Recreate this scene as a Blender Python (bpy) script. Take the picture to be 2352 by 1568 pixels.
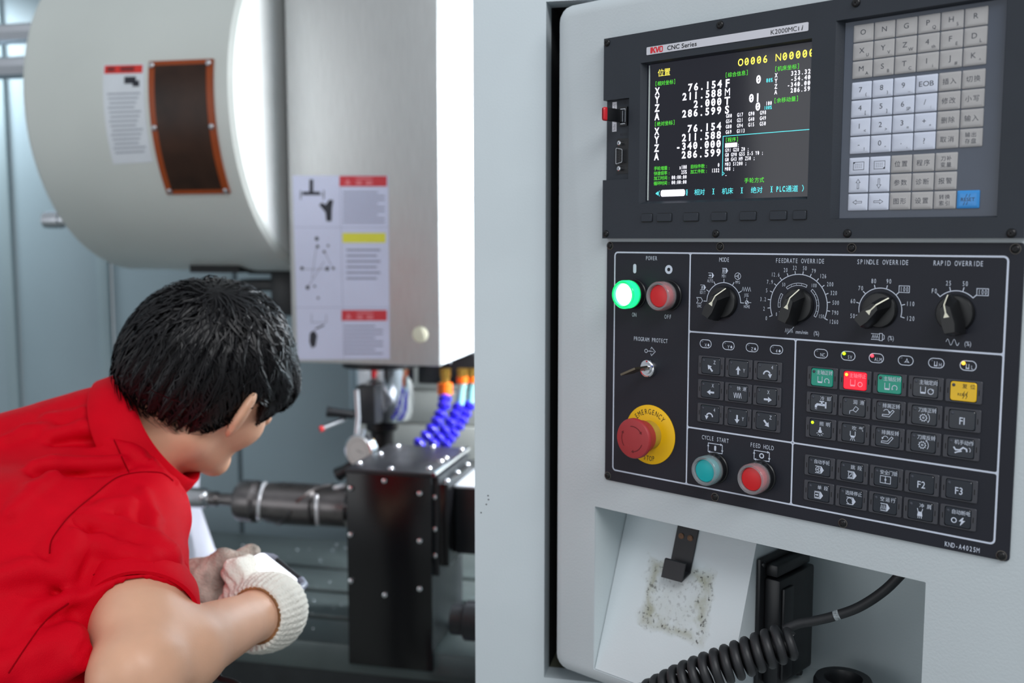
import bpy, bmesh, math, random
import numpy as np
from mathutils import Vector, Matrix
from math import sin, cos, pi, radians, sqrt, atan2

for _o in list(bpy.data.objects):
    bpy.data.objects.remove(_o, do_unlink=True)
SC = bpy.context.scene
COL = SC.collection
random.seed(7)
NR = np.random.RandomState(7)

# ------------------------------------------------------------------ camera
FPX, PITCH, YAW = 2315.0, radians(5.8), radians(13.0)
CAM = np.array([0.0, 0.0, 1.6])
cam = bpy.data.cameras.new('camera')
cam.sensor_width = 36.0
cam.lens = 36.0 * FPX / 2352.0
cam.clip_start = 0.05
cam.dof.use_dof = True
cam.dof.focus_distance = 0.93
cam.dof.aperture_fstop = 4.6
cam_o = bpy.data.objects.new('camera', cam)
cam_o.location = CAM
cam_o.rotation_euler = (pi / 2 - PITCH, 0, YAW)
COL.objects.link(cam_o)
SC.camera = cam_o

# ------------------------------------------------------------------ world, lights, exposure
SC.view_settings.view_transform = 'Standard'
SC.view_settings.look = 'None'
SC.view_settings.gamma = 1.0
SC.view_settings.exposure = 0.0
SC.view_settings.use_curve_mapping = False
w = bpy.data.worlds.new('workshop')
w.use_nodes = True
SC.world = w
w.node_tree.nodes['Background'].inputs[0].default_value = (0.86, 0.93, 1.0, 1)
w.node_tree.nodes['Background'].inputs[1].default_value = 0.47


def area_light(name, loc, target, sx, sy, power, col=(1, 1, 1)):
    l = bpy.data.lights.new(name, 'AREA')
    l.shape = 'RECTANGLE'
    l.size, l.size_y = sx, sy
    l.energy = power
    l.color = col
    o = bpy.data.objects.new(name, l)
    o.location = loc
    d = Vector(target) - Vector(loc)
    o.rotation_euler = d.to_track_quat('-Z', 'Y').to_euler()
    COL.objects.link(o)
    return o


# rows of workshop ceiling lamps in front of the machine
area_light('ceiling_lamp_row', (1.1, -0.9, 3.3), (-0.2, 1.2, 1.3), 2.4, 0.9, 54, (0.98, 0.99, 1.0))
area_light('ceiling_lamp_row', (-2.2, 0.8, 3.5), (-0.9, 1.8, 1.5), 1.2, 1.2, 2, (0.95, 0.98, 1.0))
# added fill light from the left, brightens cabinet, drum and walls
area_light('left_fill_light', (-3.2, -2.0, 1.7), (-0.9, 1.9, 1.4), 2.2, 1.8, 19, (0.96, 0.98, 1.0))
# strip lamp inside the machine, on the right wall behind the front panel
area_light('machine_strip_lamp', (0.24, 2.07, 1.75), (-0.6, 2.52, 1.25), 0.10, 0.75, 56, (0.93, 0.96, 1.0))
# small lamp inside the machine, upper left corner
_cl = area_light('machine_corner_lamp', (-2.34, 2.36, 2.34), (-2.25, 2.62, 1.98), 0.30, 0.08, 3.4, (0.88, 0.95, 1.0))
_cl.data.spread = radians(100)


# ------------------------------------------------------------------ measuring helpers
def _rz(a):
    c, s = cos(a), sin(a)
    return np.array([[c, -s, 0], [s, c, 0], [0, 0, 1.0]])


_RW = _rz(YAW)
AXF = _RW @ np.array([0, cos(PITCH), -sin(PITCH)])
AXU = _RW @ np.array([0, sin(PITCH), cos(PITCH)])
AXR = _RW @ np.array([1.0, 0, 0])


def ray(x, y):
    return AXF + (x - 1176) / FPX * AXR - (y - 784) / FPX * AXU


def at(x, y, Y):
    r = ray(x, y)
    return CAM + r * (Y / r[1])


def atx(x, y, X):
    r = ray(x, y)
    return CAM + r * (X / r[0])


def pc(x, y, D):
    return CAM + D * ray(x, y)


# ------------------------------------------------------------------ materials
def lin(c):
    out = []
    for v in c[:3]:
        v = v / 255.0
        out.append(v / 12.92 if v <= 0.04045 else ((v + 0.055) / 1.055) ** 2.4)
    return (*out, 1.0)


MATS = {}


def mat(name, rgb, rough=0.5, metal=0.0, emit=None, estr=0.0, spec=0.5, var=0.0, vscale=20.0,
        bump=0.0, bscale=200.0, alpha=1.0, trans=0.0, coat=0.0, stretch=None, rvar=0.0, sheen=0.0, sss=0.0):
    if name in MATS:
        return MATS[name]
    m = bpy.data.materials.new(name)
    m.use_nodes = True
    nt = m.node_tree
    b = nt.nodes['Principled BSDF']
    b.inputs['Base Color'].default_value = lin(rgb)
    b.inputs['Roughness'].default_value = rough
    b.inputs['Metallic'].default_value = metal
    b.inputs['Specular IOR Level'].default_value = spec
    b.inputs['Transmission Weight'].default_value = trans
    b.inputs['Coat Weight'].default_value = coat
    b.inputs['Alpha'].default_value = alpha
    if sheen:
        b.inputs['Sheen Weight'].default_value = sheen
    if sss:
        b.inputs['Subsurface Weight'].default_value = sss
        b.inputs['Subsurface Radius'].default_value = (0.02, 0.007, 0.004)
        b.inputs['Subsurface Scale'].default_value = 0.4
    if emit:
        b.inputs['Emission Color'].default_value = lin(emit)
        b.inputs['Emission Strength'].default_value = estr
    if var or bump or rvar:
        tc = nt.nodes.new('ShaderNodeTexCoord')
        mp = nt.nodes.new('ShaderNodeMapping')
        nt.links.new(tc.outputs['Object'], mp.inputs['Vector'])
        if stretch:
            mp.inputs['Scale'].default_value = stretch
        if var or rvar:
            n = nt.nodes.new('ShaderNodeTexNoise')
            n.inputs['Scale'].default_value = vscale
            n.inputs['Detail'].default_value = 5
            nt.links.new(mp.outputs['Vector'], n.inputs['Vector'])
            if var:
                rmp = nt.nodes.new('ShaderNodeValToRGB')
                c = lin(rgb)
                rmp.color_ramp.elements[0].position = 0.3
                rmp.color_ramp.elements[1].position = 0.7
                rmp.color_ramp.elements[0].color = (*[max(0, v * (1 - var)) for v in c[:3]], 1)
                rmp.color_ramp.elements[1].color = (*[min(1, v * (1 + var)) for v in c[:3]], 1)
                nt.links.new(n.outputs['Fac'], rmp.inputs['Fac'])
                nt.links.new(rmp.outputs['Color'], b.inputs['Base Color'])
            if rvar:
                mr = nt.nodes.new('ShaderNodeMapRange')
                mr.inputs['To Min'].default_value = max(0.02, rough - rvar)
                mr.inputs['To Max'].default_value = min(1, rough + rvar)
                nt.links.new(n.outputs['Fac'], mr.inputs['Value'])
                nt.links.new(mr.outputs['Result'], b.inputs['Roughness'])
        if bump:
            n2 = nt.nodes.new('ShaderNodeTexNoise')
            n2.inputs['Scale'].default_value = bscale
            n2.inputs['Detail'].default_value = 3
            nt.links.new(mp.outputs['Vector'], n2.inputs['Vector'])
            bp = nt.nodes.new('ShaderNodeBump')
            bp.inputs['Strength'].default_value = bump
            bp.inputs['Distance'].default_value = 0.002
            nt.links.new(n2.outputs['Fac'], bp.inputs['Height'])
            nt.links.new(bp.outputs['Normal'], b.inputs['Normal'])
    MATS[name] = m
    return m


CAB = mat('cabinet_paint', (196, 204, 208), 0.42, var=0.03, vscale=9, bump=0.10, bscale=420)
CABIN = mat('recess_paint', (200, 210, 213), 0.5, var=0.04, vscale=8, bump=0.10, bscale=420)
POST = mat('machine_paint', (202, 212, 217), 0.42, var=0.03, vscale=7, bump=0.08, bscale=420)
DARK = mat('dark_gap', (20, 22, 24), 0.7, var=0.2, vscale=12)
UNIT = mat('unit_plastic', (45, 50, 58), 0.5, spec=0.35, var=0.04, vscale=30, bump=0.12, bscale=1600)
PLATE = mat('panel_plate', (34, 36, 45), 0.5, spec=0.3, var=0.04, vscale=25, bump=0.10, bscale=1500)
PRINT = mat('white_print', (208, 216, 232), 0.5, var=0.02)
BLACKP = mat('black_plastic', (22, 23, 26), 0.35, var=0.10, vscale=30)
BLACKS = mat('black_satin', (30, 32, 36), 0.42, var=0.10, vscale=30)
FRAMEP = mat('button_frame', (62, 63, 70), 0.5, var=0.05, vscale=60)
CAPB = mat('button_cap', (36, 41, 50), 0.22, var=0.06, vscale=60)
CAPG = mat('button_cap_green', (0, 150, 125), 0.25, var=0.05, vscale=60)
CAPY = mat('button_cap_yellow', (238, 190, 10), 0.3, var=0.04, vscale=60)
CAPR = mat('button_cap_red_lit', (240, 20, 45), 0.3, emit=(255, 12, 45), estr=0.75, var=0.03)
KEYW = mat('key_white', (206, 212, 228), 0.28, var=0.02, vscale=40)
KEYB = mat('key_beige', (176, 174, 174), 0.28, var=0.03, vscale=40)
KEYBL = mat('key_blue', (60, 148, 222), 0.28, var=0.03, vscale=40)
MEMB = mat('membrane', (72, 80, 95), 0.33, var=0.04, vscale=40)
INK = mat('ink', (62, 66, 76), 0.6, var=0.05)
INKD = mat('ink_dark', (26, 26, 28), 0.6, var=0.05)
CHROME = mat('chrome', (225, 226, 230), 0.12, 1.0, rvar=0.05)
STEEL = mat('steel', (190, 192, 196), 0.3, 1.0, rvar=0.1, vscale=30)
CREAM = mat('cream_print', (232, 230, 210), 0.5, var=0.03)


# ------------------------------------------------------------------ object helpers
def link(name, data, parent=None, **kw):
    o = bpy.data.objects.new(name, data)
    COL.objects.link(o)
    if parent is not None:
        o.parent = parent
    for k, v in kw.items():
        o[k] = v
    return o


def thing(name, label, cat, loc=(0, 0, 0), rz=0.0, group=None):
    o = bpy.data.objects.new(name, None)
    o.empty_display_size = 0.05
    COL.objects.link(o)
    o.location = loc
    o.rotation_euler = (0, 0, rz)
    o['label'] = label
    o['category'] = cat
    if group:
        o['group'] = group
    return o


class B:
    """collects faces; coordinates are multiplied by sc when the mesh is made"""

    def __init__(s, sc=1.0):
        s.v, s.f, s.m, s.mi, s.sc = [], [], [], 0, sc

    def add(s, vs, fs):
        k = len(s.v)
        s.v.extend([tuple(map(float, p)) for p in vs])
        for f in fs:
            s.f.append([k + i for i in f])
            s.m.append(s.mi)
        return s

    def box(s, x0, x1, y0, y1, z0, z1):
        vs = [(x, y, z) for z in (z0, z1) for y in (y0, y1) for x in (x0, x1)]
        return s.add(vs, [(0, 2, 3, 1), (4, 5, 7, 6), (0, 1, 5, 4), (2, 6, 7, 3), (0, 4, 6, 2), (1, 3, 7, 5)])

    def cbox(s, x0, x1, y0, y1, z0, z1, c=0.002, seg=2):
        bm = bmesh.new()
        bmesh.ops.create_cube(bm, size=1.0)
        for v in bm.verts:
            v.co = Vector(((x0 + x1) / 2 + v.co.x * (x1 - x0), (y0 + y1) / 2 + v.co.y * (y1 - y0), (z0 + z1) / 2 + v.co.z * (z1 - z0)))
        bmesh.ops.bevel(bm, geom=list(bm.edges), offset=c, segments=seg, affect='EDGES', profile=0.5)
        s.bm(bm)
        return s

    def bm(s, bm):
        bm.verts.index_update()
        s.add([v.co[:] for v in bm.verts], [[v.index for v in f.verts] for f in bm.faces])
        bm.free()
        return s

    def loops(s, loops, cap0=True, cap1=True, closed=True):
        n = len(loops[0])
        vs = [p for l in loops for p in l]
        fs = []
        for k in range(len(loops) - 1):
            for i in range(n if closed else n - 1):
                j = (i + 1) % n
                fs.append((k * n + i, k * n + j, (k + 1) * n + j, (k + 1) * n + i))
        if cap0:
            fs.append(list(range(n))[::-1])
        if cap1:
            fs.append([(len(loops) - 1) * n + i for i in range(n)])
        return s.add(vs, fs)

    def lathe(s, prof, c=(0, 0, 0), axis='y', n=28, cap0=True, cap1=True):
        """prof: list of (r, t) with t measured along the axis"""
        ls = []
        for r, t in prof:
            l = []
            for i in range(n):
                a = 2 * pi * i / n
                p, q = r * cos(a), r * sin(a)
                if axis == 'y':
                    l.append((c[0] + p, c[1] + t, c[2] + q))
                elif axis == 'z':
                    l.append((c[0] + p, c[1] + q, c[2] + t))
                else:
                    l.append((c[0] + t, c[1] + p, c[2] + q))
            ls.append(l)
        return s.loops(ls, cap0, cap1)

    def tube(s, pts, r, n=10, cap=True):
        pts = [np.array(p, float) for p in pts]
        rs = r if isinstance(r, (list, tuple)) else [r] * len(pts)
        ls = []
        up = None
        for i, p in enumerate(pts):
            d = pts[min(i + 1, len(pts) - 1)] - pts[max(i - 1, 0)]
            d = d / (np.linalg.norm(d) + 1e-12)
            if up is None:
                up = np.array([0, 0, 1.0]) if abs(d[2]) < 0.9 else np.array([1.0, 0, 0])
            a = np.cross(up, d)
            a = a / (np.linalg.norm(a) + 1e-12)
            up = np.cross(d, a)
            ls.append([tuple(p + rs[i] * (a * cos(2 * pi * k / n) + up * sin(2 * pi * k / n))) for k in range(n)])
        return s.loops(ls, cap, cap)

    def mesh(s, name, mats, smooth=40):
        me = bpy.data.meshes.new(name)
        me.from_pydata([(x * s.sc, y * s.sc, z * s.sc) for x, y, z in s.v], [], s.f)
        for m in (mats if isinstance(mats, (list, tuple)) else [mats]):
            me.materials.append(m)
        if any(s.m):
            me.polygons.foreach_set('material_index', s.m)
        bm = bmesh.new()
        bm.from_mesh(me)
        bmesh.ops.remove_doubles(bm, verts=bm.verts, dist=1e-6)
        bmesh.ops.recalc_face_normals(bm, faces=bm.faces)
        bm.to_mesh(me)
        bm.free()
        if smooth:
            me.polygons.foreach_set('use_smooth', [True] * len(me.polygons))
            me.set_sharp_from_angle(angle=radians(smooth))
        return me

    def build(s, name, mats, parent=None, smooth=40, **kw):
        return link(name, s.mesh(name, mats, smooth), parent, **kw)


def rrect(cx, cy, w, h, r, k=4):
    out = []
    for qx, qy, a0 in ((1, 1, 0), (-1, 1, 90), (-1, -1, 180), (1, -1, 270)):
        for i in range(k + 1):
            a = radians(a0 + 90 * i / k)
            out.append((cx + qx * (w / 2 - r) + r * cos(a), cy + qy * (h / 2 - r) + r * sin(a)))
    return out


# ------------------------------------------------------------------ lettering and flat print
_GL = {}


def glyph(ch, bold=0.0):
    k = (ch, bold)
    if k not in _GL:
        c = bpy.data.curves.new('glyph', 'FONT')
        c.body = ch
        c.size = 1.0
        c.resolution_u = 3
        c.offset = bold
        o = bpy.data.objects.new('glyph', c)
        COL.objects.link(o)
        dg = bpy.context.evaluated_depsgraph_get()
        dg.update()
        me = bpy.data.meshes.new_from_object(o.evaluated_get(dg))
        vs = [(v.co.x, v.co.y) for v in me.vertices]
        fs = [list(p.vertices) for p in me.polygons]
        bpy.data.objects.remove(o)
        bpy.data.curves.remove(c)
        bpy.data.meshes.remove(me)
        x0 = min([p[0] for p in vs], default=0)
        x1 = max([p[0] for p in vs], default=0)
        _GL[k] = (vs, fs, x0, x1)
    return _GL[k]


class P2:
    """flat print in panel millimetres (u right, v up)"""

    def __init__(s):
        s.v, s.f = [], []

    def add(s, vs, fs):
        k = len(s.v)
        s.v.extend(vs)
        s.f.extend([[k + i for i in f] for f in fs])

    def poly(s, pts):
        s.add(list(pts), [list(range(len(pts)))])

    def rect(s, x0, y0, x1, y1):
        s.poly([(x0, y0), (x1, y0), (x1, y1), (x0, y1)])

    def stroke(s, pts, w=0.5, closed=False):
        n = len(pts)
        L, R_ = [], []
        for i in range(n):
            if closed:
                a, b = pts[i - 1], pts[(i + 1) % n]
            else:
                a, b = pts[max(i - 1, 0)], pts[min(i + 1, n - 1)]
            p = pts[i]

            def nrm(q, t):
                dx, dy = t[0] - q[0], t[1] - q[1]
                l = math.hypot(dx, dy) or 1
                return (-dy / l, dx / l)
            n1 = nrm(a, p) if a != p else nrm(p, b)
            n2 = nrm(p, b) if b != p else n1
            mx, my = n1[0] + n2[0], n1[1] + n2[1]
            l = math.hypot(mx, my) or 1
            mx, my = mx / l, my / l
            k = 1 / max(0.45, mx * n1[0] + my * n1[1])
            L.append((p[0] + mx * k * w / 2, p[1] + my * k * w / 2))
            R_.append((p[0] - mx * k * w / 2, p[1] - my * k * w / 2))
        fs = []
        for i in range(n if closed else n - 1):
            j = (i + 1) % n
            fs.append((i, j, n + j, n + i))
        s.add(L + R_, fs)

    def arc(s, cx, cy, r, a0, a1, w=0.5, n=24):
        s.stroke([(cx + r * cos(radians(a0 + (a1 - a0) * i / n)), cy + r * sin(radians(a0 + (a1 - a0) * i / n))) for i in range(n + 1)], w)

    def ring(s, cx, cy, r, w=0.5, n=24):
        s.stroke([(cx + r * cos(2 * pi * i / n), cy + r * sin(2 * pi * i / n)) for i in range(n)], w, True)

    def disc(s, cx, cy, r, n=20):
        s.poly([(cx + r * cos(2 * pi * i / n), cy + r * sin(2 * pi * i / n)) for i in range(n)])

    def glyph(s, ch, cx, cy, sx, sy, rot=0.0, bold=0.0, mid=0.341):
        vs, fs, x0, x1 = glyph(ch, bold)
        if not vs:
            return
        xm = (x0 + x1) / 2
        c, n = cos(rot), sin(rot)
        out = []
        for x, y in vs:
            a, b = (x - xm) * sx, (y - mid) * sy
            out.append((cx + a * c - b * n, cy + a * n + b * c))
        s.add(out, fs)

    def mono(s, t, cx, cy, cap, pitch, bold=0.0, fit=0.86, slash=False, align=0):
        """monospaced capitals; cap = cap height; align -1 left, 0 centre, 1 right"""
        n = len(t)
        x = cx - n * pitch * (0.5 + 0.5 * align)
        for ch in t:
            if ch != ' ':
                g = glyph(ch, bold)
                gx_ = min(pitch * fit / 0.62, pitch * 0.88 / max(1e-3, g[3] - g[2]))
                s.glyph(ch, x + pitch / 2, cy, gx_, cap / 0.682, bold=bold if ch not in 'MNW' else 0.0)
                if slash and ch == '0':
                    q = pitch * 0.24
                    s.stroke([(x + pitch / 2 - q, cy - cap * 0.26), (x + pitch / 2 + q, cy + cap * 0.26)], pitch * 0.13)
            x += pitch

    def cjk(s, t, cx, cy, size, pitch=None, bold=0.0, sx=1.0, align=0):
        pitch = pitch or size * 0.96
        n = len(t)
        x = cx - n * pitch / 2 if align == 0 else (cx if align < 0 else cx - n * pitch)
        for ch in t:
            if ch != ' ':
                s.glyph(ch, x + pitch / 2, cy, size * sx, size, bold=bold, mid=0.38)
            x += pitch

    def line(s, t, cx, cy, cap, sx=1.0, bold=0.0, align=0, width=None):
        """proportional line of text"""
        adv = []
        for ch in t:
            vs, fs, x0, x1 = glyph(ch, bold)
            adv.append((x1 - x0) + 0.085 if vs else 0.27)
        sy = cap / 0.682
        sX = sy * sx
        if width:
            sX = width / sum(adv)
        W = sum(adv) * sX
        x = cx - W / 2 if align == 0 else (cx if align < 0 else cx - W)
        for ch, a in zip(t, adv):
            if ch != ' ':
                s.glyph(ch, x + a * sX / 2, cy, sX, sy, bold=bold)
            x += a * sX

    def build(s, name, m, parent, h=0.15, **kw):
        me = bpy.data.meshes.new(name)
        me.from_pydata([(u * .001, -h * .001, v * .001) for u, v in s.v], [], s.f)
        me.materials.append(m)
        return link(name, me, parent, **kw)

    def build_split(s, name, m, parent, h=0.15, gx=3.5, gy=0.6, tf=None):
        """one object for each word or mark: pieces closer than gx, gy belong together"""
        bx = [(min(s.v[i][0] for i in f), max(s.v[i][0] for i in f), min(s.v[i][1] for i in f), max(s.v[i][1] for i in f)) for f in s.f]
        A = np.array(bx)
        n = len(A)
        lab = np.arange(n)
        for i in range(n):
            near = (A[:, 0] < A[i, 1] + gx) & (A[:, 1] > A[i, 0] - gx) & (A[:, 2] < A[i, 3] + gy) & (A[:, 3] > A[i, 2] - gy)
            ids = np.unique(lab[near])
            if len(ids) > 1:
                lab[np.isin(lab, ids)] = ids.min()
        for g in np.unique(lab):
            q = P2()
            mp_ = {}
            for k in np.where(lab == g)[0]:
                f = []
                for i in s.f[k]:
                    if i not in mp_:
                        mp_[i] = len(q.v)
                        q.v.append(tf(*s.v[i]) if tf else s.v[i])
                    f.append(mp_[i])
                q.f.append(f)
            q.build(name, m, parent, h)


def plate_grid(b, xs, zs, holes, y0, y1):
    """slab between y0 (front) and y1 (back) over a grid of cells, open where a hole is"""
    xs, zs = sorted(set(xs)), sorted(set(zs))

    def solid(i, j):
        if i < 0 or j < 0 or i >= len(xs) - 1 or j >= len(zs) - 1:
            return False
        cx, cz = (xs[i] + xs[i + 1]) / 2, (zs[j] + zs[j + 1]) / 2
        return not any(a < cx < c and d < cz < e for a, d, c, e in holes)
    for i in range(len(xs) - 1):
        for j in range(len(zs) - 1):
            if not solid(i, j):
                continue
            a, c, d, e = xs[i], xs[i + 1], zs[j], zs[j + 1]
            b.add([(a, y0, d), (c, y0, d), (c, y0, e), (a, y0, e)], [(0, 1, 2, 3)])
            b.add([(a, y1, d), (c, y1, d), (c, y1, e), (a, y1, e)], [(3, 2, 1, 0)])
            for di, dj, p, q in ((-1, 0, (a, d), (a, e)), (1, 0, (c, e), (c, d)), (0, -1, (c, d), (a, d)), (0, 1, (a, e), (c, e))):
                if not solid(i + di, j + dj):
                    b.add([(p[0], y0, p[1]), (q[0], y0, q[1]), (q[0], y1, q[1]), (p[0], y1, p[1])], [(0, 1, 2, 3)])
    return b
# ================================================================== structure
fl = B()
fl.box(-4, 3, -3, 4, -0.05, 0.0)
fl.build('floor', mat('floor_paint', (150, 155, 150), 0.5, var=0.1, vscale=3), kind='structure')

PAN = radians(-43.16) + YAW
PO = np.array([-0.13923602, 1.0374973, 1.597119])      # upper left corner of the operator panel plate


def pthing(name, label, cat, group=None):
    return thing(name, label, cat, tuple(PO), PAN, group)


def pw(u, h, v):
    """panel millimetres -> world"""
    c, s = cos(PAN), sin(PAN)
    x, y = u * .001, -h * .001
    return np.array([PO[0] + x * c - y * s, PO[1] + x * s + y * c, PO[2] + v * .001])


# ================================================================== control cabinet
cabt = pthing('control_cabinet', 'light grey steel control cabinet swung out of its recess, carrying the black panels', 'cabinet')
U0, U1, V1, V0 = -75.0, 470.0, 248.0, -479.0
AP = (-14.5, -462.0, 336.0, -281.0)                    # opening under the operator panel
b = B(.001)
ls = []
R = 15.0
for k in range(7):                                      # rounded edge from the side to the front
    a = radians(90 * k / 6)
    ins, y = R * (1 - sin(a)), 2.0 + R * (1 - cos(radians(90) - a)) if False else 2.0 + R * (1 - sin(a))
    ins = R * (1 - cos(radians(90 * (1 - k / 6)))) if False else R * (1 - cos(a))
    y = 2.0 + R * (1 - sin(a))
    ls.append([(p[0], y, p[1]) for p in rrect((U0 + U1) / 2, (V0 + V1) / 2, (U1 - U0) - 2 * ins, (V1 - V0) - 2 * ins, 16.0 - ins * .6, 4)])
back = [[(p[0], y, p[1]) for p in rrect((U0 + U1) / 2, (V0 + V1) / 2, U1 - U0, V1 - V0, 16, 4)] for y in (212.0,)]
ls = back + ls
inner = [(p[0], 2.0, p[1]) for p in rrect((AP[0] + AP[2]) / 2, (AP[1] + AP[3]) / 2, AP[2] - AP[0], AP[3] - AP[1], 1.0, 4)]
inner2 = [(p[0], 4.0, p[2]) for p in inner]
b.loops(ls + [inner, inner2], True, False)
b.build('housing', CAB, cabt, smooth=30)
# inside of the opening: side wall, back, floor, ceiling
b = B(.001)
b.box(-17, -14.6, 3.6, 172, -462, -279)
b.box(336.1, 338, 3.6, 172, -462, -279)
b.box(-17, 338, 170, 173, -464, -279)
b.box(-17, 338, 3.6, 172, -465, -462.2)
b.box(-17, 338, 3.6, 172, -280.8, -278)
b.build('recess_lining', CABIN, cabt)
# sloping plate inside the opening
WED = mat('sloping_plate_paint', (214, 222, 226), 0.42, var=0.02, vscale=9, bump=0.08, bscale=420)
nt = WED.node_tree
bs = nt.nodes['Principled BSDF']
tc = nt.nodes.new('ShaderNodeTexCoord')
mp = nt.nodes.new('ShaderNodeMapping')
mp.vector_type = 'TEXTURE'
mp.inputs['Location'].default_value = (0.069, 0.03, -0.372)
mp.inputs['Scale'].default_value = (0.040, 0.2, 0.034)
nt.links.new(tc.outputs['Object'], mp.inputs['Vector'])
sep = nt.nodes.new('ShaderNodeSeparateXYZ')
nt.links.new(mp.outputs['Vector'], sep.inputs[0])


def mth(op, a, b=None, nt=nt):
    n = nt.nodes.new('ShaderNodeMath')
    n.operation = op
    for i, q in enumerate((a, b)):
        if q is None:
            continue
        if isinstance(q, (int, float)):
            n.inputs[i].default_value = q
        else:
            nt.links.new(q, n.inputs[i])
    return n.outputs[0]


ax = mth('ABSOLUTE', sep.outputs['X'])
az = mth('ABSOLUTE', sep.outputs['Z'])
mx = mth('MAXIMUM', ax, az)
nz = nt.nodes.new('ShaderNodeTexNoise')
nz.inputs['Scale'].default_value = 260
nz.inputs['Detail'].default_value = 4
nt.links.new(tc.outputs['Object'], nz.inputs['Vector'])
nz2 = nt.nodes.new('ShaderNodeTexNoise')
nz2.inputs['Scale'].default_value = 45
nz2.inputs['Detail'].default_value = 4
nt.links.new(tc.outputs['Object'], nz2.inputs['Vector'])
edge = mth('SUBTRACT', mth('ADD', mx, mth('MULTIPLY', mth('SUBTRACT', nz2.outputs['Fac'], 0.5), 0.9)), 0.86)
band = mth('MAXIMUM', mth('SUBTRACT', 1.0, mth('MULTIPLY', mth('ABSOLUTE', edge), 4.0)), 0.0)
fillm = mth('MULTIPLY', mth('MAXIMUM', mth('MINIMUM', mth('MULTIPLY', mth('SUBTRACT', 1.05, mx), 5.0), 1.0), 0.0), 0.35)
amt = mth('ADD', band, fillm)
spk = mth('MAXIMUM', mth('MINIMUM', mth('MULTIPLY', mth('SUBTRACT', nz.outputs['Fac'], 0.56), 9.0), 1.0), 0.0)
soft = mth('MAXIMUM', mth('MINIMUM', mth('MULTIPLY', amt, mth('SUBTRACT', mth('MULTIPLY', nz2.outputs['Fac'], 1.7), 0.45)), 0.8), 0.0)
dirt = mth('MINIMUM', mth('MULTIPLY', mth('MULTIPLY', amt, spk), 0.8), 1.0)
old = bs.inputs['Base Color'].links[0].from_socket
for fac, rgb in ((soft, (150, 150, 124)), (dirt, (46, 44, 42))):
    mixn = nt.nodes.new('ShaderNodeMix')
    mixn.data_type = 'RGBA'
    nt.links.new(fac, mixn.inputs[0])
    nt.links.new(old, mixn.inputs[6])
    mixn.inputs[7].default_value = lin(rgb)
    old = mixn.outputs[2]
nt.links.new(old, bs.inputs['Base Color'])
b = B(.001)
z0, z1 = -461.5, -281.5
h0, h1 = 3.8, 65.0
sl = [(-13.8, h0, z0), (147, h0, z0), (147, h1, z1), (-13.8, h1, z1)]
bk = [(-13.8, 168, z0), (147, 168, z0), (147, 168, z1), (-13.8, 168, z1)]
b.loops([sl, bk])
b.build('sloping_plate', WED, cabt, smooth=0, label='sloping light grey plate with a square of black grime')


def on_slope(u, v, lift=0.0):
    t = (v - z0) / (z1 - z0)
    return (u, h0 + (h1 - h0) * t - lift, v - lift * 0.34)


# ---- hook bracket on the sloping plate
hk = pthing('hook_bracket', 'small black steel hook with two rusty rivets on the sloping plate', 'hook')
b = B(.001)


def slope_slab(b, u0, u1, va, vb, t0, t1):
    p = []
    for l in (t0, t1):
        p.append([on_slope(u0, va, l), on_slope(u1, va, l), on_slope(u1, vb, l), on_slope(u0, vb, l)])
    b.loops(p)


slope_slab(b, 54.5, 80, -343, -283, 0.3, 2.6)
b.build('strap', BLACKS, hk, smooth=0)
b = B(.001)
slope_slab(b, 54.5, 80, -343, -341, 2.4, 17)
slope_slab(b, 54.5, 80, -341, -325, 14.8, 17)
b.build('hook', BLACKS, hk, smooth=0)
RUST = mat('rust', (120, 88, 66), 0.7, var=0.3, vscale=400)
for u in (61.5, 72.6):
    c = on_slope(u, -308.5, 2.6)
    b = B(.001)
    b.lathe([(3.4, 0.4), (3.4, -0.6), (2.2, -1.2), (1.0, -0.8)], c, 'y', 16)
    b.build('rivet', RUST, hk)

# ---- socket box on the right side of the sloping plate
so = pthing('socket_box', 'black plastic flip-lid service socket on the side of the sloping plate', 'socket')
SK = mat('socket_plastic', (27, 28, 31), 0.4, var=0.08, vscale=40)
b = B(.001)
b.cbox(147.6, 152.5, 58, 146, -468 + 8, -316, 1.5)
b.build('mounting_plate', SK, so)
b = B(.001)
b.cbox(152.6, 170, 66, 141, -447, -336, 3.0)
b.build('lid', SK, so)
b = B(.001)
b.cbox(152.6, 166, 68, 138, -334.5, -322, 2.0)
b.build('hinge_cover', SK, so)
b = B(.001)
b.cbox(170.2, 173.5, 70, 90, -440, -345, 1.2)
b.build('finger_grip', SK, so)
for y, v in ((63, -322), (141, -322), (63, -455), (141, -454)):
    b = B(.001)
    b.lathe([(3.0, 0), (3.0, 1.5), (2.2, 2.5), (0.6, 2.5)], (152.5, y, v), 'x', 12)
    b.build('screw', BLACKP, so)
b = B(.001)
b.lathe([(4.5, 0), (4.5, 9), (3.2, 12)], (152.7, 128, -452), 'x', 14)
b.build('latch_button', SK, so)

# ---- conduit bushing at the bottom of the opening
cr = pthing('conduit_bushing', 'black round cable bushing standing on the recess floor beside the coiled cord', 'bushing')
b = B(.001)
b.lathe([(29, -462), (29, -440), (27, -436), (19, -436), (17, -440), (17, -458), (0.5, -458)], (218, 112, 0), 'z', 32, True, False)
b.build('ring', BLACKS, cr)
b = B(.001)
b.lathe([(16, -458), (16, -449), (9, -446), (9, -457)], (218, 112, 0), 'z', 24, False, False)
b.build('gland', BLACKP, cr)

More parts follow.
